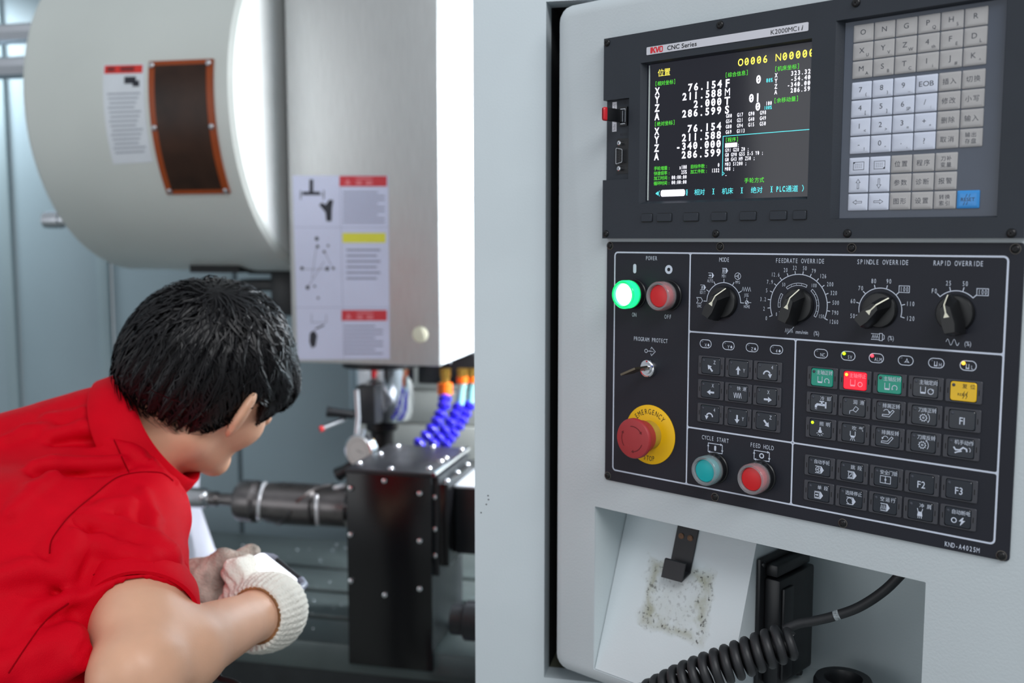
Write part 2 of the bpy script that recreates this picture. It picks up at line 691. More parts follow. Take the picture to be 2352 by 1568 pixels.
# ---- coiled cord
cc = pthing('coiled_cord', 'black coiled pendant cord looping down out of the recess under the panel', 'cord')
CORD = mat('cord_rubber', (36, 37, 40), 0.5, var=0.12, vscale=60, bump=0.05)
cp = [(322, -70, -268), (300, -66, -288), (279, -60, -316), (258, -54, -336), (238, -47, -348), (222, -40, -355), (206, -34, -361), (196, -28, -368)]


def spline(pts, n):
    pts = [np.array(p, float) for p in pts]
    q = [pts[0]] + pts + [pts[-1]]
    out = []
    for i in range(1, len(q) - 2):
        for k in range(n):
            t = k / n
            a, bb, c, d = q[i - 1], q[i], q[i + 1], q[i + 2]
            out.append(0.5 * ((2 * bb) + (-a + c) * t + (2 * a - 5 * bb + 4 * c - d) * t * t + (-a + 3 * bb - 3 * c + d) * t ** 3))
    out.append(pts[-1])
    return out


tail = [(u, -h, v) for u, h, v in cp]
b = B(.001)
b.tube(spline(tail, 6), 4.6, 12)
b.build('cord_tail', CORD, cc)
b = B(.001)
wr = spline(tail, 6)
b.tube([wr[23] + (wr[24] - wr[23]) * t for t in (0, 0.5, 1.0, 1.4)], 4.9, 12)
b.build('printed_band', mat('band_print', (150, 158, 162), 0.6, var=0.5, vscale=500), cc)
axis = spline([(205, 29, -374), (192, 18, -382), (176, 6, -391), (160, -6, -400), (143, -18, -409.5), (125, -28, -421), (106, -36, -435), (86, -44, -450.5), (60, -52, -472), (30, -58, -505)], 12)
axis = [np.array(p) for p in axis]
cum = [0.0]
for i in range(1, len(axis)):
    cum.append(cum[-1] + np.linalg.norm(axis[i] - axis[i - 1]))
turns = 23
pts = []
N = turns * 24
for i in range(N + 1):
    s_ = cum[-1] * i / N
    k = min(max(np.searchsorted(cum, s_) - 1, 0), len(axis) - 2)
    f_ = (s_ - cum[k]) / (cum[k + 1] - cum[k] + 1e-9)
    p = axis[k] * (1 - f_) + axis[k + 1] * f_
    d = axis[k + 1] - axis[k]
    d = d / np.linalg.norm(d)
    a_ = np.cross(d, (0, 0, 1.0))
    a_ /= np.linalg.norm(a_)
    u_ = np.cross(a_, d)
    th = 2 * pi * turns * i / N
    rr = 14.5 * min(1.0, 0.3 + i / 20.0)
    pts.append(p + rr * (a_ * cos(th) + u_ * sin(th)))
b = B(.001)
b.tube(pts, 4.3, 12)
b.build('coil', CORD, cc, smooth=60)

# ================================================================== screws shared by both panels
SCREWM = mat('screw_black', (26, 26, 28), 0.35, 0.3, var=0.1)
SCREWD = mat('screw_slot', (8, 8, 9), 0.7)
RIMM = mat('screw_rim', (92, 88, 84), 0.5, 0.6, var=0.2, vscale=200)


def screw_mesh(name, r, rim):
    b = B(.001)
    b.lathe([(r, 0.2), (r, -0.8), (r * .8, -1.7), (r * .45, -2.0)], (0, 0, 0), 'y', 20)
    b.mi = 1
    for a in (35, 125):
        c, s = cos(radians(a)), sin(radians(a))
        p = [(-.62 * r, -.14 * r), (.62 * r, -.14 * r), (.62 * r, .14 * r), (-.62 * r, .14 * r)]
        b.add([(x * c - y * s, -2.08, x * s + y * c) for x, y in p], [(0, 1, 2, 3)])
    if rim:
        b.mi = 2
        b.lathe([(r * 1.02, 0.1), (r * 1.02, -0.5), (r * 1.22, -0.4), (r * 1.25, 0.1)], (0, 0, 0), 'y', 20, False, False)
    return b.mesh(name, [SCREWM, SCREWD, RIMM])


# ================================================================== display unit
cu = pthing('display_unit', 'black machine display unit with a lit screen and a keypad, above the operator panel', 'display')
UH = 6.0
XA = (-1.5, 400.5)
ZA = (3.5, 203.0)
SCR = (43.9, 37.5, 223.8, 173.9)
KP = (245.2, 19.7, 380.8, 185.3)
NOT = (-1.5, 62.5, 30.6, 142.0)
b = B(.001)
plate_grid(b, [XA[0], XA[1], SCR[0], SCR[2], KP[0], KP[2], NOT[2]], [ZA[0], ZA[1], SCR[1], SCR[3], KP[1], KP[3], NOT[1], NOT[3]], [SCR, KP, NOT], -UH, 1.8)
# stepped-back field for the two sockets
b.add([(-1.5, 0, 62.5), (30.6, 0, 62.5), (30.6, 0, 142), (-1.5, 0, 142)], [(0, 1, 2, 3)])
b.add([(-1.5, 0, 62.5), (-1.5, 0, 142), (-1.5, 1.8, 142), (-1.5, 1.8, 62.5)], [(0, 1, 2, 3)])


def bevel_ring(b, o, i, ho, hi):
    oo = [(o[0], -ho, o[1]), (o[2], -ho, o[1]), (o[2], -ho, o[3]), (o[0], -ho, o[3])]
    ii = [(i[0], -hi, i[1]), (i[2], -hi, i[1]), (i[2], -hi, i[3]), (i[0], -hi, i[3])]
    b.add(oo + ii, [(k, (k + 1) % 4, 4 + (k + 1) % 4, 4 + k) for k in range(4)])


SCI = (47.8, 40.0, 223.6, 172.6)
KPI = (250.2, 20.6, 378.5, 183.9)
bevel_ring(b, SCR, SCI, UH, 0)
bevel_ring(b, SCI, SCI, 0, -4)
bevel_ring(b, KP, KPI, UH, -0.5)
bevel_ring(b, KPI, KPI, -0.5, -4)
b.build('housing', UNIT, cu, smooth=0)
sm = screw_mesh('screw', 3.6, False)
for u, v in ((2.6, 198.6), (132.8, 197.8), (262.3, 197.4), (391.9, 197.2), (3.2, 8.3), (132.8, 7.9), (261.4, 7.6), (391.7, 7.3)):
    o = link('screw', sm, cu)
    o.location = (u * .001, -UH * .001, v * .001)
# name plate
b = B(.001)
b.loops([[(p[0], y, p[1]) for p in rrect(135.8, 184.2, 169, 7.4, 0.8, 2)] for y in (-UH - .05, -UH - .6)])
npl = b.build('name_plate', mat('name_plate_silver', (214, 214, 222), 0.35, 0.15, var=0.02), cu, smooth=0)
p = P2()
x, y = 55.9, 181.55
for poly in ([(0, 0), (2.4, 0), (3.2, 2.6), (4.0, 0), (6.6, 0), (4.4, 3.0), (6.4, 5.6), (4.6, 5.6), (3.3, 3.6), (2.9, 5.6), (0, 5.6)],
             [(6.0, 4.8), (7.4, 0), (8.9, 0), (9.6, 2.8), (10.4, 0.2), (10.4, 5.6), (9.2, 5.6), (8.2, 2.2), (7.3, 5.6), (5.6, 5.6)],):
    p.poly([(x + a, y + c) for a, c in poly])
p.stroke([(x + 11.2, y + .5), (x + 13.6, y + .5), (x + 14.0, y + 1.2), (x + 14.0, y + 4.6), (x + 13.6, y + 5.1), (x + 11.2, y + 5.1)], 1.1, True)
p.build('logo', mat('logo_red', (222, 38, 52), 0.4, var=0.03), npl, UH + .75)
p = P2()
p.line('CNC Series', 75.2, 184.2, 4.0, align=-1, bold=0.012, width=33.5)
p.line('K2000MC', 184.6, 183.9, 3.9, align=-1, width=25.5)
p.line('1', 211.5, 183.5, 3.2, bold=0.02)
for ch, dx in (('i', 214.5),):
    vs, fs, x0, x1 = glyph(ch, 0.02)
    p.add([(dx + (q - x0) * 5.8 + (r_ - .34) * 1.3, 183.8 + (r_ - .34) * 5.8) for q, r_ in vs], fs)
p.build_split('lettering', INKD, npl, UH + .75, 4, 2)
# soft keys
for a, c in ((48, 60.7), (66.6, 83.3), (97.3, 113.6), (128.1, 144.0), (158.2, 174.5), (188.7, 204.7), (211.2, 223.5)):
    b = B(.001)
    w_, cx = c - a, (a + c) / 2
    b.loops([[(p[0], y, p[1]) for p in rrect(cx, 23.7, w_ - i, 7.6 - i, 0.8, 2)] for y, i in ((-UH + .2, 0), (-UH - 1.2, 0), (-UH - 1.7, 0.9))], False, True)
    sk = b.build('soft_key', UNIT, cu, smooth=30)
    b = B(.001)
    q0 = [(p[0], -UH - .08, p[1]) for p in rrect(cx, 23.7, w_ + 1.2, 8.8, 1.1, 2)]
    q1 = [(p[0], -UH - .08, p[1]) for p in rrect(cx, 23.7, w_, 7.6, .8, 2)]
    b.loops([q0, q1], False, False)
    b.build('gap', mat('groove_black', (16, 17, 19), 0.6), sk, smooth=0)
# screen glass
GL = mat('screen_glass', (10, 10, 14), 0.08, spec=0.5, emit=(60, 60, 84), estr=0.14, var=0.2, vscale=14)
b = B(.001)
b.box(47.0, 224.0, 1.2, 1.85, 38.5, 173.5)
dsp = b.build('screen', GL, cu, smooth=0)
b = B(.001)
b.box(49.6, 50.5, 0.2, 1.25, 41, 171.6)
b.build('screen_edge_glint', mat('edge_glint', (205, 215, 212), 0.3, var=0.05), dsp, smooth=0)  # pale strip stands for the reflection on the bezel's inner wall


def emis(name, rgb, s):
    return mat(name, (10, 10, 10), 0.6, emit=rgb, estr=s)


EW = emis('screen_white', (240, 240, 255), 1.8)
EG = emis('screen_green', (90, 235, 60), 1.25)
EY = emis('screen_yellow', (255, 238, 90), 1.5)
EC = emis('screen_cyan', (90, 225, 235), 1.5)
GH = -1.1
STF = lambda u, v: (641 + (u - 641) * .9978, 3 + (v - 3) * .9978)
W_, G_, Y_, C_ = P2(), P2(), P2(), P2()


def num(p, t, x1, y0, y1, pitch, bold=0.03):
    p.mono(t, x1, (y0 + y1) / 2, y1 - y0, pitch, bold=bold, fit=0.90, slash=True, align=1)


def numl(p, t, x0, y0, y1, pitch, bold=0.012, fit=0.86):
    p.mono(t, x0, (y0 + y1) / 2, y1 - y0, pitch, bold=bold, fit=fit, slash=True, align=-1)


for k, (ax_, t) in enumerate((('X', '76.154'), ('Y', '211.588'), ('Z', '2.000'), ('A', '286.599'))):
    y = 143.2 - 8.05 * k
    num(W_, t, 131.2, y, y + 6.4, 6.4)
    num(W_, ax_, 61.2, y, y + 6.6, 6.5)
for k, (ax_, t) in enumerate((('X', '76.154'), ('Y', '211.588'), ('Z', '-340.000'), ('A', '286.599'))):
    y = 104.6 - 8.1 * k
    num(W_, t, 131.4, y, y + 6.4, 6.4)
    num(W_, ax_, 61.3, y, y + 6.6, 6.5)
for k, ch in enumerate('FMTS'):
    num(W_, ch, 139.8, 142.9 - 8.02 * k, 149.6 - 8.02 * k, 6.6)
num(W_, '0', 171.6, 142.9, 149.6, 6.4)
num(W_, '01', 171.2, 126.8, 133.6, 6.4)
num(W_, '0', 171.6, 118.9, 125.6, 6.4)
num(W_, '100', 182.5, 122.5, 125.8, 2.1, 0.02)
for k, (ax_, t) in enumerate((('X', '323.321'), ('Y', '-54.402'), ('Z', '-340.001'), ('A', '286.599'))):
    y = 146.1 - 4.9 * k
    num(W_, t, 222.4, y, y + 3.7, 3.22, 0.02)
    num(W_, ax_, 187.5, y, y + 3.7, 3.2, 0.02)
for r_, row in enumerate((('G00', 'G17', 'G90', 'G98'), ('G54', 'G21', 'G40', 'G49'), ('G80', 'G94', 'G15', 'G50'), ('G69', 'G113'))):
    for c_, t in enumerate(row):
        numl(W_, t, 135.5 + 11.7 * c_, 114.7 - 4.88 * r_, 118.0 - 4.88 * r_, 2.15, 0.02)
W_.rect(135.3, 87.5, 148, 91.5)
numl(W_, ';', 148.2, 87.8, 91, 2.1)
for k, t in enumerate(('G91 G28 Z0 ;', 'G0 G90 G55 X-5 Y0 ;', 'G0 G43 H9 Z50 ;', 'M03 S1200 ;', 'M08 ;')):
    numl(W_, t, 135.4, 83.4 - 4.28 * k, 86.6 - 4.28 * k, 2.1, 0.02)
numl(W_, '_', 135.8, 62.2, 65.2, 2.1)
num(W_, 'x100', 93.7, 70.0, 73.6, 2.2, 0.02)
num(W_, '25%', 93.7, 65.4, 68.8, 2.2, 0.02)
num(W_, '00:00:00', 93.7, 60.8, 64.1, 2.2, 0.02)
num(W_, '00:00:00', 93.7, 56.0, 59.3, 2.2, 0.02)
num(W_, '0', 129.8, 70.2, 73.6, 2.2, 0.02)
num(W_, '1332', 129.8, 65.3, 68.7, 2.2, 0.02)
W_.poly(rrect(77.9, 47.5, 28.2, 6.4, 2.0, 4))
W_.build_split('readout_white', EW, dsp, GH, 4.0, 0.9, STF)
for t, x, y in (('相对坐标', 54.8, 153.8), ('绝对坐标', 54.8, 115.1), ('综合信息', 133.4, 153.6), ('机床坐标', 183.9, 153.5), ('余移动量', 183.9, 125.8)):
    G_.cjk(t, x + 12.4, y, 4.7, 4.7)
    for q, sgn in ((x + 1.3, 1), (x + 23.5, -1)):
        G_.stroke([(q + sgn * .9, y + 2.1), (q, y + 2.1), (q, y - 2.1), (q + sgn * .9, y - 2.1)], .38)
G_.cjk('程序', 142.2, 94.5, 4.5, 4.5)
for q, sgn in ((136.3, 1), (148.4, -1)):
    G_.stroke([(q + sgn * .9, 96.4), (q, 96.4), (q, 92.6), (q + sgn * .9, 92.6)], .38)
for t, x, y in (('手轮增量:', 55.2, 72.0), ('快速倍率:', 55.2, 67.2), ('加工时间:', 55.2, 62.5), ('循环时间:', 55.2, 57.5), ('目标件数:', 97.6, 71.8), ('加工件数:', 97.6, 67.0)):
    G_.cjk(t, x, y, 4.2, 4.0, align=-1)
G_.cjk('手轮方式', 166.4, 56.4, 5.0, 5.2)
G_.build_split('readout_green', EG, dsp, GH, 4.0, 0.9, STF)
Y_.cjk('位置', 65.6, 163.8, 7.6, 7.4, bold=0.0)
num(Y_, 'O0006', 177.8, 160.3, 166.6, 6.25, 0.015)
num(Y_, 'N00000', 222.5, 160.3, 166.6, 6.35, 0.015)
Y_.build_split('readout_yellow', EY, dsp, GH, 4.0, 0.9, STF)
C_.stroke([(132.9, 61.7), (132.9, 98.1), (226, 98.1)], .55)
num(C_, '80%', 182.7, 142.7, 146.0, 2.25, 0.02)
num(C_, '100%', 182.5, 118.8, 121.8, 2.0, 0.02)
C_.stroke([(133.4, 65.2), (135.0, 63.8), (133.4, 62.4)], .45)
C_.poly([(57.5, 47.6), (60.6, 45.6), (60.6, 49.6)])
for t, x in (('相对', 108.3), ('机床', 138.8), ('绝对', 169.2)):
    C_.cjk(t, x, 47.5, 6.2, 6.1)
C_.mono('PLC', 193.2, 47.5, 4.6, 3.1, bold=0.02, fit=.8)
C_.cjk('通道', 204.2, 47.5, 6.2, 6.1)
for x, op in ((63.0, 1), (92.9, 0), (95.2, 1), (122.2, 0), (125.0, 1), (152.5, 0), (155.3, 1), (182.9, 0), (185.6, 1), (213.6, 0)):
    C_.arc(x + (1.9 if op else -1.9), 47.5, 3.6, 130 if op else -50, 230 if op else 50, .5, 8)
C_.build_split('readout_cyan', EC, dsp, GH, 4.0, 0.9, STF)

# keypad membrane and keys
b = B(.001)
b.box(249.5, 379.5, 1.0, 1.9, 19.5, 184.5)
b.build('keypad_membrane', MEMB, cu, smooth=0)
KF = 1.0085


def ku(u):
    return 641 + (u - 641) * KF


def kv(v):
    return 3 + (v - 3) * KF


ROWT = [179.0, 164.25, 149.5, 132.5, 117.6, 102.7, 87.8, 70.6, 55.6, 40.6]
LEG = ['O N G PQ HS R', 'XU YV ZW 4th FE DL', 'MA SB TC Ii J# K^', '7( 8) 9_ EOB 插入 切换', '4[ 5] 6SP /: 修改 小写', '1< 2> 3= +* 删除 输入',
       '-! 0" ., ? 取消 输出|存盘', 'PGU PGD 位置 程序 刀补|变量 .', 'UP DN 参数 诊断 报警 .', 'LF RT 图形 设置 转换|索引 RESET']


def key_mesh(m):
    b = B(.001)
    w_, h_ = 17.1, 14.0
    ls = [[(p[0], y, p[1]) for p in rrect(0, 0, w_ - 2 * i, h_ - 2 * i, r_, 3)] for y, i, r_ in ((0.4, 0, .7), (-.35, 0.0, .7), (-.6, 0.25, .7), (-.75, 2.2, 2.0), (-1.05, 3.4, 2.4))]
    b.loops(ls, False, True)
    return b.mesh('key', m, 60)


KM = {k: key_mesh(m) for k, m in (('w', KEYW), ('b', KEYB), ('bl', KEYBL))}
for r_, row in enumerate(LEG):
    for c_, t in enumerate(row.split(' ')):
        if r_ in (7, 8) and c_ == 5:
            continue
        kind = 'b'
        if (3 <= r_ <= 6 and c_ < 4) or (r_ >= 7 and c_ < 2):
            kind = 'w'
        if t == 'RESET':
            kind = 'bl'
        o = link('key', KM[kind], cu)
        u, v = ku(261.2 + 17.85 * c_ + 8.6), kv(ROWT[r_] - 7.0)
        o.location = (u * .001, 0.0007, v * .001)
        p = P2()
        H = 1.12
        if t == 'RESET':
            p.line('RESET', 0, 0, 2.6, bold=0.01)
            for dx, dy in ((-1.2, 3.0), (1.2, 3.0), (-2.8, -3.2), (-.6, -3.2)):
                p.stroke([(dx - .5, dy - 1.2), (dx + .5, dy + 1.2)], .4)
        elif t in ('PGU', 'PGD'):
            s_ = 1 if t == 'PGU' else -1
            pts = [(-4.6, 3.2), (4.6, 3.2), (4.6, -3.2), (-4.6, -3.2)]
            p.stroke(pts, .35, True)
            p.poly([(-s_ * 4.6, s_ * 3.2), (-s_ * 2.6, s_ * 3.2), (-s_ * 4.6, s_ * 1.4)])
            for yy in (1.3, 0, -1.3):
                for k in range(4):
                    p.rect(-3.0 + 1.6 * k, yy - .15, -2.0 + 1.6 * k, yy + .15)
        elif t in ('UP', 'DN', 'LF', 'RT'):
            a = {'UP': 90, 'DN': -90, 'LF': 180, 'RT': 0}[t]
            arr = [(-3.8, .7), (1.2, .7), (1.2, 1.8), (4.0, 0), (1.2, -1.8), (1.2, -.7), (-3.8, -.7)]
            c, s = cos(radians(a)), sin(radians(a))
            p.stroke([(x * c - y * s, x * s + y * c) for x, y in arr], .35, True)
        elif '|' in t:
            a_, b_ = t.split('|')
            p.cjk(a_, 0, 2.4, 4.2, 4.6)
            p.cjk(b_, 0, -2.4, 4.2, 4.6)
        elif ord(t[0]) > 255:
            p.cjk(t, 0, 0, 5.2, 5.8)
        elif t == 'EOB':
            p.line('EOB', 0, 0, 3.9, sx=1.15)
        elif t == '?':
            p.line('?', 0, 0, 4.3)
        else:
            p.glyph(t[0], -.6 if len(t) > 1 else 0, .6, 6.3, 6.0)
            if len(t) > 1:
                p.line(t[1:], 4.3, -3.4, 2.5)
        p.build('legend', INK, o, H)
# usb port, labels, stick
b = B(.001)
for a in ((15.2, 115.8, 25.2, 117.0), (15.2, 133.2, 25.2, 134.4), (15.2, 117.0, 16.6, 133.2), (23.6, 117.0, 25.2, 133.2)):
    b.box(a[0], a[2], -2.2, 0.2, a[1], a[3])
up = b.build('usb_port', BLACKP, cu, smooth=0)
b = B(.001)
for a in ((16.9, 117.4, 23.2, 118.2), (16.9, 132.0, 23.2, 132.8), (22.6, 118.2, 23.2, 132.0)):
    b.box(a[0], a[2], -2.0, 0.2, a[1], a[3])
b.build('port_shell', CHROME, up, smooth=0)
for v0_, v1_, ln in ((132.4, 140.4, 3), (111.0, 121.0, 4)):
    b = B(.001)
    b.box(5.5, 11.0, -.25, -.05, v0_, v1_)
    pl = b.build('paper_label', mat('paper', (228, 228, 236), 0.7, var=0.03), cu, smooth=0)
    p = P2()
    for k in range(ln):
        p.stroke([(6.6 + (k % 2), v0_ + 1.5 + 1.6 * k), (9.6, v0_ + 2.2 + 1.6 * k)], .35)
    p.build('handwriting', INKD, pl, .35)
us = pthing('usb_stick', 'black memory stick with a red end cap plugged into the display unit', 'usb stick')
b = B(.001)
b.cbox(17.5, 22.0, -30, -7, 118.6, 131.4, 1.0)
b.build('stick_body', BLACKP, us)
b = B(.001)
b.box(18.4, 21.4, -7, -0.4, 119.6, 130.4)
b.build('plug', CHROME, us, smooth=0)
b = B(.001)
b.loops([[(p[0], y, p[1]) for p in rrect(19.75, 125, 4.6 - i, 13.4 - i, 1.6, 3)] for y, i in ((-29.6, 0), (-31.5, 0), (-33.2, 1.0), (-34.2, 2.6))])
b.build('end_cap', mat('red_plastic', (200, 30, 42), 0.3, var=0.04), us)
b = B(.001)
b.box(17.2, 17.5, -27, -25, 122, 128)
b.build('status_window', mat('red_plastic', (200, 30, 42)), us, smooth=0)
# serial socket
b = B(.001)
b.loops([[(p[0], y, p[1]) for p in rrect(19.2, 86.0, 15, 35, .8, 2)] for y in (0.1, -.5)])
b.box(9.5, 11.8, -.5, .1, 77.5, 94.5)
sp_ = b.build('serial_port', BLACKP, cu, smooth=0)
b = B(.001)
shell = [(15.4, 94.0), (22.2, 92.6), (22.8, 91.6), (22.8, 80.2), (22.2, 79.2), (15.4, 77.8), (14.6, 78.6), (14.6, 93.2)]
inn = [(19 + (x - 19) * .86, 86 + (z - 86) * .93) for x, z in shell]
b.loops([[(x, -.4, z) for x, z in shell], [(x, -6, z) for x, z in shell], [(x, -6, z) for x, z in inn], [(x, -4.4, z) for x, z in inn]], False, False)
b.build('shell', CHROME, sp_, smooth=0)
b = B(.001)
b.loops([[(x, -4.4, z) for x, z in inn], [(x, -4.6, z) for x, z in inn]])
b.build('insulator', BLACKP, sp_, smooth=0)
p = P2()
for k in range(5):
    p.disc(17.0, 80.6 + 2.7 * k, .55, 8)
for k in range(4):
    p.disc(20.4, 82.0 + 2.7 * k, .55, 8)
p.build('contact', SCREWD, sp_, 4.75)
for v in (98.7, 73.4):
    b = B(.001)
    b.lathe([(2.3, 0), (2.3, -5), (1.8, -5.4), (1.1, -5.4), (1.0, -3)], (17.8, 0, v), 'y', 6 if False else 14, True, True)
    b.build('jack_screw', CHROME, sp_)
p = P2()
p.line('USB', 20.2, 138.5, 2.4)
p.line('RS232', 20.2, 107.5, 2.4)
p.build_split('embossed_lettering', BLACKP, cu, .12)

# ================================================================== operator panel
op = pthing('operator_panel', 'dark operator panel plate with white printed frames, knobs, lamps and push buttons', 'control panel')
b = B(.001)
b.loops([[(p[0], y, p[1]) for p in rrect(200, -124.5, 400 - i, 249 - i, 3.0, 3)] for y, i in ((1.9, 0), (.3, 0), (0, .5))])
b.build('plate', PLATE, op, smooth=0)
sm2 = screw_mesh('screw', 3.4, True)
for u, v in ((4.1, -3.9), (134.1, -4.2), (262.9, -4.6), (393.4, -4.6), (4.0, -244.3), (134.0, -244.2), (263.3, -244.6), (394.4, -245.0)):
    o = link('screw', sm2, op)
    o.location = (u * .001, 0, v * .001)
# printed frames
p = P2()
LW = 1.5


def rr_line(x0, y0, x1, y1, r, w=LW):
    pts = rrect((x0 + x1) / 2, (y0 + y1) / 2, x1 - x0, y1 - y0, r, 4)
    p.stroke(pts, w, True)


rr_line(10.6, -236.9, 388.6, -10.6, 3.5)
p.rect(101.3 - .75, -236.5, 101.3 + .75, -11)
p.rect(213.6 - .75, -236.5, 213.6 + .75, -86.2)
p.rect(101.6, -86.2 - .75, 388.2, -86.2 + .75)
p.rect(101.6, -180.0 - .75, 388.2, -180.0 + .75)
for x, y, sx, sy in ((102.05, -11.35, 1, -1), (100.55, -11.35, -1, -1), (102.05, -85.45, 1, 1), (102.05, -86.95, 1, -1), (212.85, -86.95, -1, -1), (214.35, -86.95, 1, -1),
                     (387.9, -85.45, -1, 1), (387.9, -86.95, -1, -1), (102.05, -179.25, 1, 1), (102.05, -180.75, 1, -1), (212.85, -179.25, -1, 1), (212.85, -180.75, -1, -1),
                     (214.35, -179.25, 1, 1), (214.35, -180.75, 1, -1), (387.9, -179.25, -1, 1), (387.9, -180.75, -1, -1), (102.05, -236.1, 1, 1), (100.55, -236.1, -1, 1),
                     (212.85, -236.1, -1, 1), (214.35, -236.1, 1, 1)):
    arc = [(x, y)] + [(x + sx * (1.6 - 1.6 * sin(radians(a))), y + sy * (1.6 - 1.6 * cos(radians(a)))) for a in (90, 60, 30, 0)]
    p.poly(arc)
p.build('printed_frame', PRINT, op, .12)
p = P2()
CH = 4.0
p.mono('POWER', 56, -16.0, CH, 2.85)
p.mono('ON', 35.7, -73.2, CH, 2.85)
p.mono('OFF', 76.6, -73.2, CH, 2.85)
p.poly(rrect(35.7, -26.7, 3.9, 9.4, 1.9, 4))
p.ring(76.7, -26.8, 3.1, 2.5)
p.mono('PROGRAM PROTECT', 56.1, -97.4, CH, 2.78)
p.ring(51.0, -108.9, 1.7, .5)
p.stroke([(52.8, -108.9), (57.5, -108.9)], .5)
for k in range(3):
    p.stroke([(55 + k, -108.9), (55 + k, -108.0)], .3)
p.stroke([(56.6, -106.8), (57.6, -104.6), (62.2, -108.9), (57.6, -113.2), (56.6, -111.0)], .5)
p.stroke([(57.5, -108.9), (60.2, -108.9)], .35)
for t, x in (('MODE', 138.8), ('FEEDRATE OVERRIDE', 215.2), ('SPINDLE OVERRIDE', 290.0), ('RAPID OVERRIDE', 351.3)):
    p.mono(t, x, -16.3, CH, 2.78)


def dial(cx, cy, r, angs, tick=3.6, w=.7):
    a0, a1 = angs[0], angs[-1]
    p.arc(cx, cy, r, a0, a1, w, 36)
    for a in angs:
        c, s = cos(radians(a)), sin(radians(a))
        p.stroke([(cx + (r - .2) * c, cy + (r - .2) * s), (cx + (r + tick) * c, cy + (r + tick) * s)], w)


MODE_C, FEED_C, SPIN_C, RAP_C = (138.9, -56.0), (215.1, -55.6), (289.5, -56.3), (351.2, -56.0)
dial(*MODE_C, 18.2, [180, 150, 120, 90, 60, 30, 0])
FA = [202.5 - 15 * k for k in range(16)]
dial(*FEED_C, 27.4, FA, 3.0)
SA = [195 - 30 * k for k in range(8)]
dial(*SPIN_C, 18.4, SA, 3.2)
dial(*RAP_C, 18.0, [135, 105, 75, 45], 3.6)
for t, (x, y) in zip('0 2 3.2 5 7.9 12.6 20 32 50 79 126 200 320 500 790 1260'.split(),
                     [(184.0, -68.9), (181.4, -60.3), (180.2, -51.7), (183.6, -43.5), (186.6, -35.8), (192.0, -29.0), (201.9, -24.7), (210.7, -22.6), (220.3, -22.7), (228.9, -25.0),
                      (237.7, -29.2), (244.5, -36.1), (248.0, -43.6), (250.1, -51.9), (249.9, -60.6), (248.9, -68.5)]):
    p.mono(t, x, y, 3.6, 2.2)
for t, x, y in (('0', 194, -64.7), ('50', 200.4, -37.7), ('100', 229.5, -37.6), ('150', 237.2, -64.4)):
    p.mono(t, x, y, 3.2, 1.85)
for a0, a1, cells in ((208, 200, 1), (188, 150, 3), (128, 66, 4), (48, -30, 5)):
    for k in range(cells):
        b0 = a0 + (a1 - a0) * k / cells
        b1 = a0 + (a1 - a0) * (k + 1) / cells
        q = []
        for rr in (17.6, 19.6):
            q.append([(FEED_C[0] + rr * cos(radians(b0 + (b1 - b0) * i / 4)), FEED_C[1] + rr * sin(radians(b0 + (b1 - b0) * i / 4))) for i in range(5)])
        p.stroke(q[0] + q[1][::-1], .45, True)
for t, (x, y) in zip('50 60 70 80 90 100 110 120'.split(), [(265.7, -62.5), (265.6, -49.8), (272.1, -38.6), (283.2, -32.2), (296.1, -32.1), (309.2, -38.2), (314.8, -50.0), (315.3, -62.1)]):
    p.mono(t, x, y, 3.7, 2.45)
for t, (x, y) in zip('F0 25 50 100'.split(), [(333.6, -38.8), (344.6, -32.2), (357.5, -32.2), (370.9, -38.4)]):
    p.mono(t, x, y, 3.7, 2.45)
for x, y in ((309.2, -38.2), (370.9, -38.4)):
    p.stroke([(x - 4.3, y - 2.7), (x + 4.3, y - 2.7), (x + 4.3, y + 2.7), (x - 4.3, y + 2.7)], .5, True)
# symbols under the dials
zz = [(203.0 + .75 * k, -78.6 + (1.6 if k % 2 else -1.9)) for k in range(11)]
p.stroke(zz, .5)
p.stroke([(205, -82), (211.5, -75.2)], .6)
p.line('mm/min', 219.3, -79.4, 3.3, width=12)
p.line('(%)', 233.2, -79.5, 3.6, width=5.2)
p.stroke([(282.6, -76.6), (289.6, -76.6)], .5)
p.stroke([(282.6, -81.4), (289.6, -81.4)], .5)
p.stroke([(283.4 + .9 * k, -79 + (1.4 if k % 2 else -1.4)) for k in range(7)], .5)
p.stroke([(289.8, -76.0), (292.4, -76.0), (292.4, -82), (289.8, -82)], .5, True)
p.stroke([(292.6, -76.8), (294, -77.6), (294, -80.4), (292.6, -81.2)], .5)
p.line('(%)', 299.6, -79.3, 3.6, width=5.2)
p.stroke([(344.6 + 10.2 * i / 30, -79.3 + 2.4 * cos(2 * pi * 2 * i / 30 - pi * .5)) for i in range(31)], .5)
p.line('(%)', 361.6, -79.6, 3.6, width=5.2)


